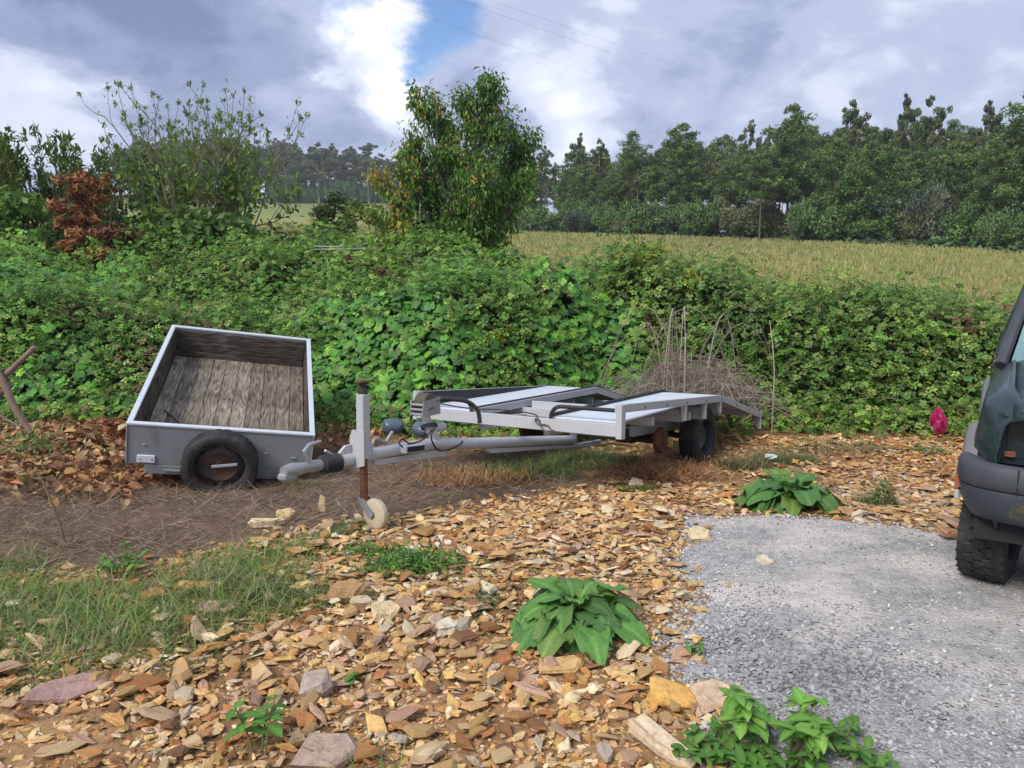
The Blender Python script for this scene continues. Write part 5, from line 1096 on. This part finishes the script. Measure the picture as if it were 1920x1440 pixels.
# shaded floor inside the wood
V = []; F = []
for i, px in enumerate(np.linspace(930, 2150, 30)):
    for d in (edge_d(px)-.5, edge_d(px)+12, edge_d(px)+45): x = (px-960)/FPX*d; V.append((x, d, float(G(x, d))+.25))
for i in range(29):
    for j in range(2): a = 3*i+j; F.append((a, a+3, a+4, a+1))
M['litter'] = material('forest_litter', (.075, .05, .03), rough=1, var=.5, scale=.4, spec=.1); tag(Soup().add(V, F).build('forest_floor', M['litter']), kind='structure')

# ------------------------------------------------------------------ trees and shrubs standing behind the thicket
def grow(base, dirn, length, r0, depth, rr, out, tips, spread=.5, up=.25, nseg=4, ratio=.72, kids=(2, 3), col=(.2, .17, .13)):
    p = np.array(base, float); d = np.array(dirn, float); d /= np.linalg.norm(d); path = [p]; 
    for i in range(nseg): d = d+rr.normal(0, .13, 3)+np.array([0, 0, up*.15]); d /= np.linalg.norm(d); p = p+d*length/nseg; path.append(p)
    out.tube(path, np.linspace(r0, r0*.62, nseg+1), 6 if r0 > .02 else 4, col, cap=False); tips.append((path[-1], d, depth, path))
    if depth > 0:
        for k in range(int(rr.integers(kids[0], kids[1]+1))):
            f = path[-1] if k == 0 else path[int(rr.integers(nseg//2, nseg+1))]; nd_ = d+rr.normal(0, spread, 3)+np.array([0, 0, up]); grow(f, nd_, length*ratio*rr.uniform(.75, 1.2), r0*.62, depth-1, rr, out, tips, spread, up, nseg, ratio, kids, col)
LEAF1 = (np.array([(0, 0, 0), (.21, .45, .05), (0, 1, -.15), (-.21, .45, .05)]), np.array([(0, 1, 2), (0, 2, 3)]))
LEAF2 = (np.array([(0, 0, 0), (.34, .3, .06), (.3, .7, .0), (0, 1, -.2), (-.3, .7, .0), (-.34, .3, .06)]), np.array([(0, 1, 2), (0, 2, 3), (0, 3, 4), (0, 4, 5)]))
def fit(root, P, h, half):                                             # scale a grown tree to its measured height and half width
    root.scale = (half/np.percentile(np.abs(P[:, 0]), 98),)*2+(h/P[:, 2].max(),)
def leaves_at(P, D, n_per, size, cols_, wts, spread_, droop=0., jit=.15, tmpl=None, out=.5):
    tv, tf = tmpl or LEAF1; P = np.repeat(np.asarray(P), n_per, 0); D = np.repeat(np.asarray(D), n_per, 0); n = len(P); d = D*out+rnd_dir(n)*.8+np.array([0, 0, -droop]); P = P+rng.normal(0, spread_, (n, 3)); V, F = instances(tv, tf, frames_y(d, rnd_dir(n)*.5+np.array([0, 0, 1.])), P, rng.uniform(.65, 1.2, n)*size); return V, F, np.repeat(pal(n, cols_, wts, jit), len(tv), 0)
def merge(parts): 
    o = 0; Vs, Fs, Cs = [], [], []
    for V, F, c in parts: Vs.append(V); Fs.append(F+o); o += len(V); Cs.append(c)
    return np.concatenate(Vs), np.concatenate(Fs), np.concatenate(Cs)
# small tree in mid picture: several upright stems, drooping narrow leaves, some yellow
rr = np.random.default_rng(5); c0 = at(872, 500, 16.0); gz = float(G(c0[0], 16)); tree = empty('small_tree', (c0[0], 16, gz), (0, 0, 0), 'leafy multi-stemmed tree with yellowing leaves rising above the thicket in mid picture', 'tree')
s_ = Soup(); LB = []; m_ = 16/FPX*math.cos(PITCH)
for px, py, r_, yl in [(800, 195, .34, .15), (772, 265, .38, .18), (832, 225, .32, .1), (880, 190, .34, .08), (922, 172, .36, .06), (905, 235, .4, .08), (942, 232, .34, .08), (985, 255, .34, .06), (970, 300, .45, .07), (850, 285, .55, .08), (900, 330, .66, .06), (800, 340, .58, .1), (862, 400, .78, .05), (945, 385, .5, .06), (800, 410, .42, .14), (748, 385, .30, .6), (768, 335, .35, .3), (870, 460, .7, .05), (920, 450, .45, .06), (715, 330, .22, .8), (735, 425, .3, .5), (985, 345, .3, .08), (835, 435, .45, .06), (900, 425, .5, .05), (880, 490, .42, .04), (855, 500, .36, .06)]:
    LB.append(((px-872)*m_, float(at(px, py, 16)[2])-gz, r_, yl))
pp = []; dd = []; yel = []
for i, (dx, z, r_, yl) in enumerate(LB):
    c_ = np.array([dx, rr.normal(0, .35), z]); base = np.array([dx*.06, rr.normal(0, .06), .1]); kn = base*.45+c_*.55+np.array([-dx*.22, 0, .0]); s_.tube(curve([base, base*.7+c_*.3-np.array([dx*.18, 0, 0]), kn, c_], 10), np.linspace(.034, .010, 10), 6, (.075, .06, .048), cap=False)
    for q in curve([base, base*.7+c_*.3-np.array([dx*.18, 0, 0]), kn, c_], 16)[5:]: pp += [q+rr.normal(0, .16, 3) for _ in range(6)]; dd += [np.array([dx*.3, -.3, .3])]*6; yel += [False]*6
    for q in range(int(40*r_/.4)):
        d = rr.normal(size=3); d /= np.linalg.norm(d); e = c_+d*r_*rr.random()**.4*np.array([1, 1, 1.15])+np.array([0, 0, .05]); st = kn+(c_-kn)*rr.uniform(.2, 1)
        if q % 2 == 0: s_.tube([st, (st+e)/2+np.array([0, 0, .05]), e], [.010, .006, .003], 4, (.14, .12, .085), cap=False)
        n_l = 12; pp += [e+(st-e)*.35*rr.random()+rr.normal(0, .055, 3) for _ in range(n_l)]; dd += [d]*n_l; yel += [rr.random() < yl]*n_l
s_.build('trunk', M['stem'], tree, usecol=True); pp, dd, yel = np.array(pp), np.array(dd), np.array(yel)
TG = [(.085, .16, .045), (.115, .20, .055), (.06, .115, .04), (.15, .22, .07)]
V, F, c = merge([leaves_at(pp[~yel], dd[~yel], 2, .12, lush(TG), [4, 4, 3, 1.5], .05, .85), leaves_at(pp[yel], dd[yel], 1, .11, [(.52, .40, .06), (.44, .33, .07), (.28, .29, .07)], None, .04, .9)])
mesh_np('crown', V, F, M['leaf'], c, tree)
# fig tree: bare candelabra of pale twigs above, broad leaves below
rr = np.random.default_rng(9); c0 = at(385, 470, 17.0); gz = float(G(c0[0], 17)); fig = empty('fig_tree', (c0[0], 17, gz), (0, 0, 0), 'fig tree with bare upturned pale twigs above and broad leaves below', 'tree'); s_ = Soup(); tips = []
for k in range(15):
    a = 2*PI*k/15; o_ = rr.uniform(.4, 1.25); grow((.15*math.cos(a), .15*math.sin(a), .8), (math.cos(a)*o_, math.sin(a)*o_*.7, 1.15), 1.5, .036, 3, rr, s_, tips, .40, .34, 4, .74, (2, 3), (.155, .145, .11))
s_.build('trunk', M['stem'], fig, usecol=True)
P0 = np.array([t[0] for t in tips]); D0 = np.array([t[1] for t in tips]); K0 = np.array([t[2] for t in tips]); end = K0 == 0
mid = np.array([q for t in tips if t[2] <= 1 for q in t[3][1:]]); midd = np.array([t[1] for t in tips if t[2] <= 1 for q in t[3][1:]]); low = mid[:, 2] < 3.0; fit(fig, P0, float(at(385, 165, 17)[2])-gz, 2.0)
FG = [(.13, .19, .065), (.16, .23, .07), (.10, .145, .055), (.22, .25, .075)]
up_ = ~low & (rng.random(len(mid)) < .55)
V, F, c = merge([leaves_at(P0[end], D0[end], 13, .095, lush(FG), None, .022, -.4), leaves_at(mid[low], midd[low], 6, .14, lush(FG)+[(.27, .22, .07)], [4, 3, 4, 2, .7], .20, .3, tmpl=LEAF2), leaves_at(mid[up_], midd[up_], 4, .085, lush(FG), None, .06, 0)])
mesh_np('crown', V, F, M['leaf'], c, fig)
# dark evergreen with leaf rosettes at the far left
rr = np.random.default_rng(13); c0 = at(75, 470, 18.0); gz = float(G(c0[0], 18)); lq = empty('evergreen_tree', (c0[0], 18, gz), (0, 0, 0), 'dark evergreen tree with rosettes of long leaves at the left edge', 'tree'); s_ = Soup(); tips = []
for k in range(16):
    a = 2*PI*k/16; grow((0, 0, .6), (math.cos(a)*.95, math.sin(a)*.6, 1.25), 1.45, .055, 3, rr, s_, tips, .40, .26, 3, .72, (2, 3), (.12, .09, .07))
s_.build('trunk', M['stem'], lq, usecol=True); P0 = np.array([t[0] for t in tips if t[2] <= 1]); D0 = np.array([t[1] for t in tips if t[2] <= 1]); fit(lq, P0, float(at(75, 235, 18)[2])-gz, 1.75)
V, F, c = leaves_at(P0, D0, 20, .20, lush([(.07, .105, .035), (.09, .13, .04), (.12, .15, .055), (.13, .10, .04)]), [4, 4, 2, .8], .07, .15, out=.8); mesh_np('crown', V, F, M['leafgloss'], c, lq)
# other bushes standing at the back of the thicket
def cloud_tree(name, px, pyb, y, ce, rd, n, size, cols_, wts, label, cat='shrub', mat='leaf', bark='bark', **kw):
    c0 = at(px, pyb, y); g = float(G(c0[0], y)); o = empty(name, (c0[0], y, g), (0, 0, 0), label, cat); ce = np.array(ce, float); s_ = Soup()
    for c_ in ce[:14]: s_.tube([(c_[0]*.15, c_[1]*.15, -.1), c_*.55, c_], [.05, .035, .012], 5, cap=False)
    s_.build('trunk', M[bark], o); V, F, c = leaf_cloud(ce, np.array(rd, float), n, size, lush(cols_) if mat == 'leaf' else cols_, wts, **kw); mesh_np('crown', V, F, M[mat], c, o); return o
rr = np.random.default_rng(3)
ce = np.column_stack([rr.normal(0, .36, 260), rr.normal(0, .3, 260), rr.uniform(.9, 3.6, 260)]); ce[:, 0] = ce[:, 0]*.5*(1.5-.2*ce[:, 2])+.12*np.sin(ce[:, 2]*2.2); cloud_tree('dead_conifer', 155, 460, 15.6, ce, rr.uniform(.05, .15, 260), 6500, .05, [(.31, .13, .05), (.24, .09, .04), (.38, .18, .07), (.15, .06, .03)], [4, 3, 2, 2], 'dead rust-brown conifer standing among green trees at left', 'tree', 'dryleaf', elong=3.)
ce = np.column_stack([rr.normal(0, .28, 14), rr.normal(0, .25, 14), rr.uniform(1.6, 2.5, 14)]); cloud_tree('dead_bush', 205, 450, 15.0, ce, rr.uniform(.12, .26, 14), 1600, .05, [(.22, .085, .035), (.15, .06, .03), (.12, .045, .025)], None, 'low dead brown bush right of the dead conifer', 'shrub', 'dryleaf', elong=3.)
ce = np.column_stack([rr.normal(0, .9, 50), rr.normal(0, .5, 50), rr.uniform(.8, 4.2, 50)]); cloud_tree('broadleaf_tree', 250, 470, 20.5, ce, rr.uniform(.35, .7, 50), 9000, .11, [(.06, .115, .035), (.08, .14, .045), (.05, .085, .03)], None, 'dense dark green tree behind the fig tree', 'tree')
ce = np.column_stack([rr.normal(0, .55, 30), rr.normal(0, .4, 30), rr.uniform(1.4, 3.1, 30)]); cloud_tree('broadleaf_bush', 15, 470, 16.0, ce, rr.uniform(.25, .5, 30), 3600, .10, [(.08, .15, .045), (.11, .18, .055), (.06, .11, .04)], None, 'rounded green bush at the left edge above the brambles')
ce = np.column_stack([rr.normal(0, .8, 40), rr.normal(0, .4, 40), rr.uniform(1.5, 2.7, 40)]); cloud_tree('broadleaf_bush', 400, 480, 15.6, ce, rr.uniform(.25, .5, 40), 2600, .15, [(.10, .155, .06), (.13, .19, .07), (.08, .12, .05)], None, 'broad-leaved bush at the foot of the fig tree')
ce = np.column_stack([rr.normal(0, .42, 34), rr.normal(0, .3, 34), rr.uniform(1.2, 3.3, 34)]); ce[:, 0] *= (1.25-.3*(ce[:, 2]-1.2)); cloud_tree('fine_leaved_shrub', 640, 470, 19.0, ce, rr.uniform(.18, .38, 34), 6000, .045, [(.075, .11, .035), (.10, .14, .045), (.055, .08, .03)], None, 'fine-leaved feathery shrub between fig tree and small tree', elong=4.)
ce = np.column_stack([rr.normal(0, .30, 16), rr.normal(0, .3, 16), rr.uniform(1.5, 2.9, 16)]); cloud_tree('yellowing_sapling', 722, 480, 15.2, ce, rr.uniform(.12, .3, 16), 700, .08, [(.22, .20, .05), (.30, .22, .05), (.13, .16, .04), (.10, .14, .04)], None, 'thin yellowing sapling just left of the small tree', 'sapling')
# two grey rails lying behind the thicket
for k, (a, b, lb) in enumerate((((588, 462), (648, 463), 'thin grey rail lying behind the thicket, the upper of two'), ((590, 468), (688, 466), 'thin grey rail lying behind the thicket, the lower of two'))):
    o = Soup().bbox((0, 0, 0), (1, .05, .03), .006).build('rail', M['zinc']); p, q = at(*a, 14.0), at(*b, 14.0); o.location = (p+q)/2; o.location.z = max(o.location.z, float(HH(o.location.x, 14.0))+.06-.05*k); o.scale.x = float(np.linalg.norm(q-p)); o.rotation_euler = (0, -math.atan2(q[2]-p[2], q[0]-p[0]), 0); tag(o, lb, 'rail')
# overhead wires crossing the sky
for k, (a, b, lb) in enumerate((((880, 0), (1420, 215), 'leftmost of three thin overhead wires crossing the sky'), ((1060, 10), (1500, 190), 'middle of three thin overhead wires crossing the sky'), ((1105, 5), (1545, 185), 'rightmost of three thin overhead wires crossing the sky'))):
    p, q = at(*a, 26), at(*b, 120); p = p+(p-q)*.5; q = q+(q-p)*.2; pts = [p+(q-p)*t-np.array([0, 0, 3.2*math.sin(PI*t)*.4]) for t in np.linspace(0, 1, 30)]; tag(Soup().tube(pts, .0022, 4).build('overhead_wire', M['cable']), lb, 'wire')

# ------------------------------------------------------------------ weeds with leaves one can count
def dock_leaf(seed, wavy=.11):
    r = np.random.default_rng(seed); n = 14; m = 8; t = np.linspace(0, 1, n+1); V = []; F = []; bend = r.uniform(1.2, 2.3); ph = r.uniform(0, 6)
    for i, q in enumerate(t):
        hw = .255*max(0, math.sin(PI*((q-.14)/.86)**.85*.94+.06))**.62 if q > .16 else .014+.10*max(0, q-.08); hw *= r.uniform(.95, 1.05)
        a = bend*q; y = math.sin(a)/bend; z = (1-math.cos(a))/bend; ny_, nz_ = math.sin(a), math.cos(a)
        for j in range(m+1):
            s_ = 2*j/m-1; lift = .10*abs(s_)*hw*6*.35+wavy*abs(s_)**2*math.sin(q*17+ph+2.2*s_)*(.2+hw*3)+.012*math.sin(q*41+ph)*math.cos(s_*9+q*23)+r.uniform(-.006, .006)
            V.append((s_*hw, y-lift*ny_*-1*0+lift*math.sin(-a)*-1*0, -z+lift))
    for i in range(n):
        for j in range(m): a = i*(m+1)+j; F.append((a, a+1, a+m+2, a+m+1))
    V = np.array(V); s = np.abs(np.tile(np.linspace(-1, 1, m+1), n+1)); return V, np.array(F), s
DL = [dock_leaf(i) for i in range(10)]
def leaf_meshes(tmpls, cols_, mat):
    out = []
    for i, (V, F, s) in enumerate(tmpls):
        c = pal(1, cols_, None, .10); cc = np.repeat(c, len(V), 0)*(1+.55*np.exp(-(s/.14)**2))[:, None]; o = mesh_np('leaf', V, F, M[mat], cc, None, True); out.append(o.data); bpy.data.objects.remove(o)
    return out
DM = leaf_meshes(DL, [(.09, .215, .05), (.125, .27, .06), (.075, .175, .045), (.16, .27, .06)], 'leafgloss')
def rosette(px, py, R_, H_, n, label, seed, fwd=0.):
    r = np.random.default_rng(seed); x, y = gp(px, py); g = float(max(G(x, y), PADZ(x, y) if pad_dist(x, y) > 0 else -9)); root = empty('dock_plant', (x, y, g), (0, 0, 0), label, 'plant'); st = Soup()
    for k in range(n):
        f = k/(n-1); a = k*2.39996+r.normal(0, .2); el = np.interp(f, [0, .5, .85, 1], [.35, .7, 1.0, 1.3])+r.normal(0, .10); l = R_*np.interp(f, [0, .4, .8, 1], [1.05, .95, .75, .6])*r.uniform(.85, 1.12)
        b0 = np.array([math.cos(a)*.03, math.sin(a)*.03, H_*np.interp(f, [0, 1], [.06, .28])]); o = obj('leaf', DM[int(r.integers(0, 10))], root)
        o.matrix_local = Matrix.Translation(b0)@Matrix.Rotation(a-PI/2, 4, 'Z')@Matrix.Rotation(el, 4, 'X')@Matrix.Rotation(r.normal(0, .25), 4, 'Y')@Matrix.Diagonal((l*r.uniform(.9, 1.15), l, l, 1))
        st.tube([(0, 0, -.02), b0*.6, b0], .006, 5, (.14, .19, .06), cap=False)
    st.build('stem', M['stem'], root, usecol=True); return root
rosette(1078, 1178, .37, .36, 50, 'large dock plant with broad wavy leaves in the middle of the stones', 1)
rosette(1478, 940, .50, .34, 30, 'dock plant with bright leaves at the far corner of the grey gravel', 2)
# leafy stems: ovate leaves in pairs
def ov(seed):
    r = np.random.default_rng(seed); V, F = leaf_tmpl(n=4, wd=r.uniform(.5, .65), fold=.2, curl=r.uniform(.2, .5)); return V, F, np.abs(np.sign(V[:, 0]))
OM = leaf_meshes([ov(i) for i in range(6)], lush([(.085, .19, .045), (.11, .23, .055), (.07, .15, .04)]), 'leafgloss'); OB = leaf_meshes([ov(10+i) for i in range(6)], [(.14, .30, .05), (.17, .34, .06)], 'leafgloss'); OD = leaf_meshes([ov(20+i) for i in range(6)], lush([(.07, .15, .045), (.09, .17, .05)]), 'leafgloss')
def leafy(px, py, n_st, h, spread_, lsize, ms, label, seed, npair=5, name='weed', cat='weed', top=False, z0=None):
    r = np.random.default_rng(seed); x, y = gp(px, py); g = float(PADZ(x, y) if pad_dist(x, y) > 0 else G(x, y)); root = empty(name, (x, y, g), (0, 0, 0), label, cat); st = Soup()
    for k in range(n_st):
        a = r.uniform(0, 2*PI); o_ = np.array([math.cos(a), math.sin(a)*.7])*spread_*math.sqrt(r.random()); hh = h*r.uniform(.6, 1.1); lean = np.array([math.cos(a), math.sin(a)])*r.uniform(.1, .5)*hh
        pth = [np.array([o_[0]*.5+lean[0]*t*t+o_[0]*.5*t, o_[1]*.5+lean[1]*t*t+o_[1]*.5*t, hh*t-.01]) for t in np.linspace(0, 1, 6)]; st.tube(pth, np.linspace(.005, .002, 6), 5, (.15, .15, .06), cap=False)
        for q in range(npair):
            t = 1-(q+r.uniform(0, .4))/(npair+1)*(.75 if not top else .25); i = min(int(t*5), 4); p = pth[i]+(pth[i+1]-pth[i])*(t*5-i)
            for s_ in (0, 1):
                b = r.uniform(0, 6.28) if top else q*1.57+s_*PI+r.normal(0, .3); o = obj('leaf', ms[int(r.integers(0, 6))], root); l = lsize*r.uniform(.6, 1.15)
                o.matrix_local = Matrix.Translation(p)@Matrix.Rotation(b, 4, 'Z')@Matrix.Rotation(r.normal(.15 if top else .35, .25), 4, 'X')@Matrix.Diagonal((l, l, l, 1))
    st.build('stem', M['stem'], root, usecol=True); return root
leafy(488, 1415, 3, .22, .06, .075, OM, 'small leafy sapling growing through the stones at the bottom', 4, 4, 'sapling', 'sapling')
leafy(1470, 1432, 16, .20, .15, .075, OB, 'bright green clover-like weed on the gravel at the bottom', 5, 4, top=True)
leafy(1360, 1425, 12, .10, .20, .06, OD, 'dark green low weed left of the bright clover-like weed', 6, 4); leafy(1570, 1445, 12, .09, .20, .055, OD, 'dark green low weed right of the bright clover-like weed', 7, 4); leafy(1450, 1465, 12, .08, .22, .06, OM, 'spreading green weed at the very bottom edge', 8, 4)
leafy(655, 1280, 3, .07, .03, .035, OM, 'tiny green seedling left of centre among the stones', 9, 3, 'seedling', 'seedling'); leafy(1305, 1232, 3, .06, .03, .035, OM, 'tiny green seedling at the gravel edge', 10, 3, 'seedling', 'seedling')
leafy(232, 1085, 7, .16, .10, .055, OM, 'fresh green weed in the grass at the left', 12, 5)
def creep(px, py, n, sx, sy, h, cols_, label, seed, size=.05, name='weed_patch'):
    x0, y0 = gp(px, py); x = x0+rng.normal(0, sx, n); y = y0+rng.normal(0, sy, n); tv, tf = leaf_tmpl(n=2, wd=.28, fold=.2, curl=.3); d = rnd_dir(n)*np.array([1, 1, .5])+np.array([0, 0, .5]); ht = h*np.exp(-((x-x0)/sx/1.5)**2)
    V, F = instances(tv, tf, frames_y(d, rnd_dir(n)*.4+np.array([0, 0, 1.])), np.column_stack([x, y, G(x, y)+.01+ht*rng.random(n)]), rng.uniform(.6, 1.2, n)*size); return tag(mesh_np(name, V, F, M['leafgloss'], np.repeat(pal(n, cols_, None, .15), len(tv), 0)), label, 'weed', kind='stuff')
CG = lush([(.085, .17, .04), (.11, .21, .05), (.065, .13, .035)])
creep(775, 1068, 900, .17, .09, .08, CG, 'low spreading green weed patch left of the big dock plant', 1); creep(690, 1040, 260, .16, .05, .03, CG, 'thin fringe of weeds left of the low weed patch', 2); creep(905, 1140, 260, .06, .11, .05, [(.08, .13, .05), (.10, .16, .06)], 'grey-green sprig of weeds between patch and dock plant', 3, .035)
creep(450, 1110, 900, .30, .10, .035, [(.085, .115, .055), (.11, .135, .065), (.13, .13, .07)], 'grey-green creeping weeds round the pinkish stone', 4, .04); creep(1530, 905, 260, .14, .10, .16, [(.14, .18, .07), (.2, .22, .1), (.2, .15, .09)], 'thin twiggy weed behind the far dock plant', 5, .035); creep(1655, 935, 160, .05, .05, .20, [(.12, .19, .05), (.16, .24, .06)], 'upright green weed behind the gravel near the car', 6, .06)
creep(1740, 830, 300, .14, .10, .08, [(.14, .22, .06), (.18, .25, .08)], 'small fresh weed patch below the pink bag', 7, .05); creep(1560, 830, 900, .45, .16, .14, [(.10, .15, .045), (.16, .18, .07), (.22, .2, .1)], 'dusty low weeds along the foot of the bramble hedge', 8, .05); creep(60, 850, 500, .22, .14, .3, [(.12, .22, .05), (.15, .26, .07)], 'light green leafy weed at the left edge', 9, .07)
# ------------------------------------------------------------------ dead wood at the left
def limb(pts, rads, name, label, mat='drywood'):
    s_ = Soup().tube(curve(pts, 14), np.interp(np.linspace(0, 1, 14), np.linspace(0, 1, len(rads)), rads), 10); o = sm_angle(s_.build(name, M[mat]), 60); return tag(o, label, 'branch')
Yb = 6.3
limb([at(-40, 640, Yb), at(5, 715, Yb), at(28, 765, Yb), at(58, 812, Yb)], [.030, .031, .029, .024], 'branch', 'thick reddish dead branch slanting down at the left edge'); limb([at(-60, 760, Yb+.06), at(0, 712, Yb+.05), at(35, 680, Yb+.05), at(66, 650, Yb+.05)], [.03, .028, .024, .020], 'branch', 'sawn pale branch pointing up at the left edge')
limb([at(-70, 800, Yb+.12), at(-10, 745, Yb+.1), at(20, 720, Yb+.08)], [.03, .034, .03], 'branch', 'short branch stub behind the crossed dead branches'); limb([at(-20, 765, Yb-.05), at(10, 785, Yb-.05), at(38, 800, Yb-.05)], [.010, .010, .008], 'twig', 'thin pale twig below the crossed dead branches')
limb([at(128, 1052, 4.55), at(112, 985, 4.6), at(88, 920, 4.65), at(68, 880, 4.7)], [.012, .009, .007, .003], 'dead_stem', 'thin dark dead stem leaning left out of the straw', 'bark')  # dead stalk of a tall weed
for k in range(7):
    p = at(125, 1035, 4.55); a = rng.uniform(0, PI); q = p+np.array([math.cos(a)*.22, -.05*k/7, .08+.14*math.sin(a)*rng.random()]); tag(Soup().tube([p, (p+q)/2+np.array([0, 0, .03]), q], [.006, .004, .002], 5).build('twig', M['bark']), 'thin twig fanning out at the foot of the dark dead stem', 'twig', 'twigs at the foot of the dead stem')
x, y = gp(205, 1030); limb([(x, y, G(x, y)+.0), (x+.015, y, G(x, y)+.06), (x-.01, y, G(x, y)+.11)], [.009, .008, .006], 'twig', 'short pale root stub sticking up from the straw')
for a, b, lb in (((60, 1080), (170, 1040), 'pale dry twig lying on the straw, the nearer of two'), ((190, 1075), (300, 1015), 'dark dry twig lying on the straw behind the grass')):
    p, q = gp(*a), gp(*b); limb([(p[0], p[1], float(G(*p))+.02), ((p[0]+q[0])/2, (p[1]+q[1])/2, float(G(*p))+.035), (q[0], q[1], float(G(*q))+.02)], [.008, .007, .005], 'twig', lb)
# ------------------------------------------------------------------ odds and ends
def crumple(name, loc, dims, mat, label, cat, seed, amp=.25):
    r = np.random.default_rng(seed); nu, nv_ = 20, 12; V = []; F = []
    for i in range(nv_+1):
        for j in range(nu):
            a = 2*PI*j/nu; b = PI*i/nv_; k = 1+amp*math.sin(3*a+seed+4*b)+amp*.8*math.sin(7*a+2*seed-3*b)*math.sin(b)+r.uniform(-.06, .06); V.append((math.cos(a)*math.sin(b)*k*dims[0], math.sin(a)*math.sin(b)*k*dims[1], math.cos(b)*k*dims[2]))
    for i in range(nv_):
        for j in range(nu): F.append((i*nu+j, i*nu+(j+1) % nu, (i+1)*nu+(j+1) % nu, (i+1)*nu+j))
    o = Soup().add(V, F).build(name, M[mat]); o.location = loc; return tag(o, label, cat)
p = at(1760, 790, 8.2); crumple('plastic_bag', p, (.085, .06, .15), 'cloth', 'crumpled magenta plastic bag lying at the foot of the hedge', 'bag', 2, .22).rotation_euler = (.2, -.55, .3)
p = at(1445, 856, 7.0); M['scrap'] = material('pale_scrap', (.45, .55, .55), rough=.5, var=.2); crumple('plastic_scrap', p, (.05, .03, .02), 'scrap', 'scrap of pale blue plastic on the stones beside the transporter', 'scrap', 3, .3)
def mirror(px, py, y, rz, label):                                   # plastic car mirror shell with glass
    c = at(px, py, y); o = empty('car_mirror', c, (.5, .15, rz), label, 'mirror'); sec = []
    for f, k in ((-1, .35), (-.8, .75), (-.3, 1.), (.35, 1.02), (.6, .98)): sec.append([(math.copysign(abs(math.cos(a))**.6, math.cos(a))*.105*k, f*.075, math.copysign(abs(math.sin(a))**.6, math.sin(a))*.068*k) for a in np.linspace(0, 2*PI, 24, endpoint=False)])
    V, F = loft(sec, True); sm_angle(Soup().add(V, F+[tuple(range(24))]).build('shell', M['bluegrey'], o), 60); sm_angle(Soup().add([(x_*.93, .046, z_*.9) for x_, _, z_ in sec[-1]], [tuple(range(24))]).build('mirror_glass', M['glass'], o)); Soup().tube([(.10, -.02, -.02), (.16, -.03, -.06)], [.03, .02], 10).build('mount', M['black'], o); return o
mirror(737, 800, 7.6, .4, 'blue-grey car mirror shell lying on the ground left of the drawbar'); mirror(790, 806, 7.9, -.5, 'blue-grey car mirror shell half hidden behind the drawbar')

# ------------------------------------------------------------------ haze: thin moist air between here and the far tree line
hz = Soup().box((0, 215, 33), (900, 560, 72)).build('haze', None); tag(hz, kind='stuff')
hm = bpy.data.materials.new('haze_air'); hm.use_nodes = True; t = hm.node_tree; t.nodes.clear(); ho = t.nodes.new('ShaderNodeOutputMaterial'); pv = t.nodes.new('ShaderNodeVolumePrincipled')
pv.inputs['Color'].default_value = (.86, .91, 1, 1); pv.inputs['Density'].default_value = .0005; pv.inputs['Anisotropy'].default_value = .2; t.links.new(pv.outputs[0], ho.inputs['Volume']); hz.data.materials.append(hm)
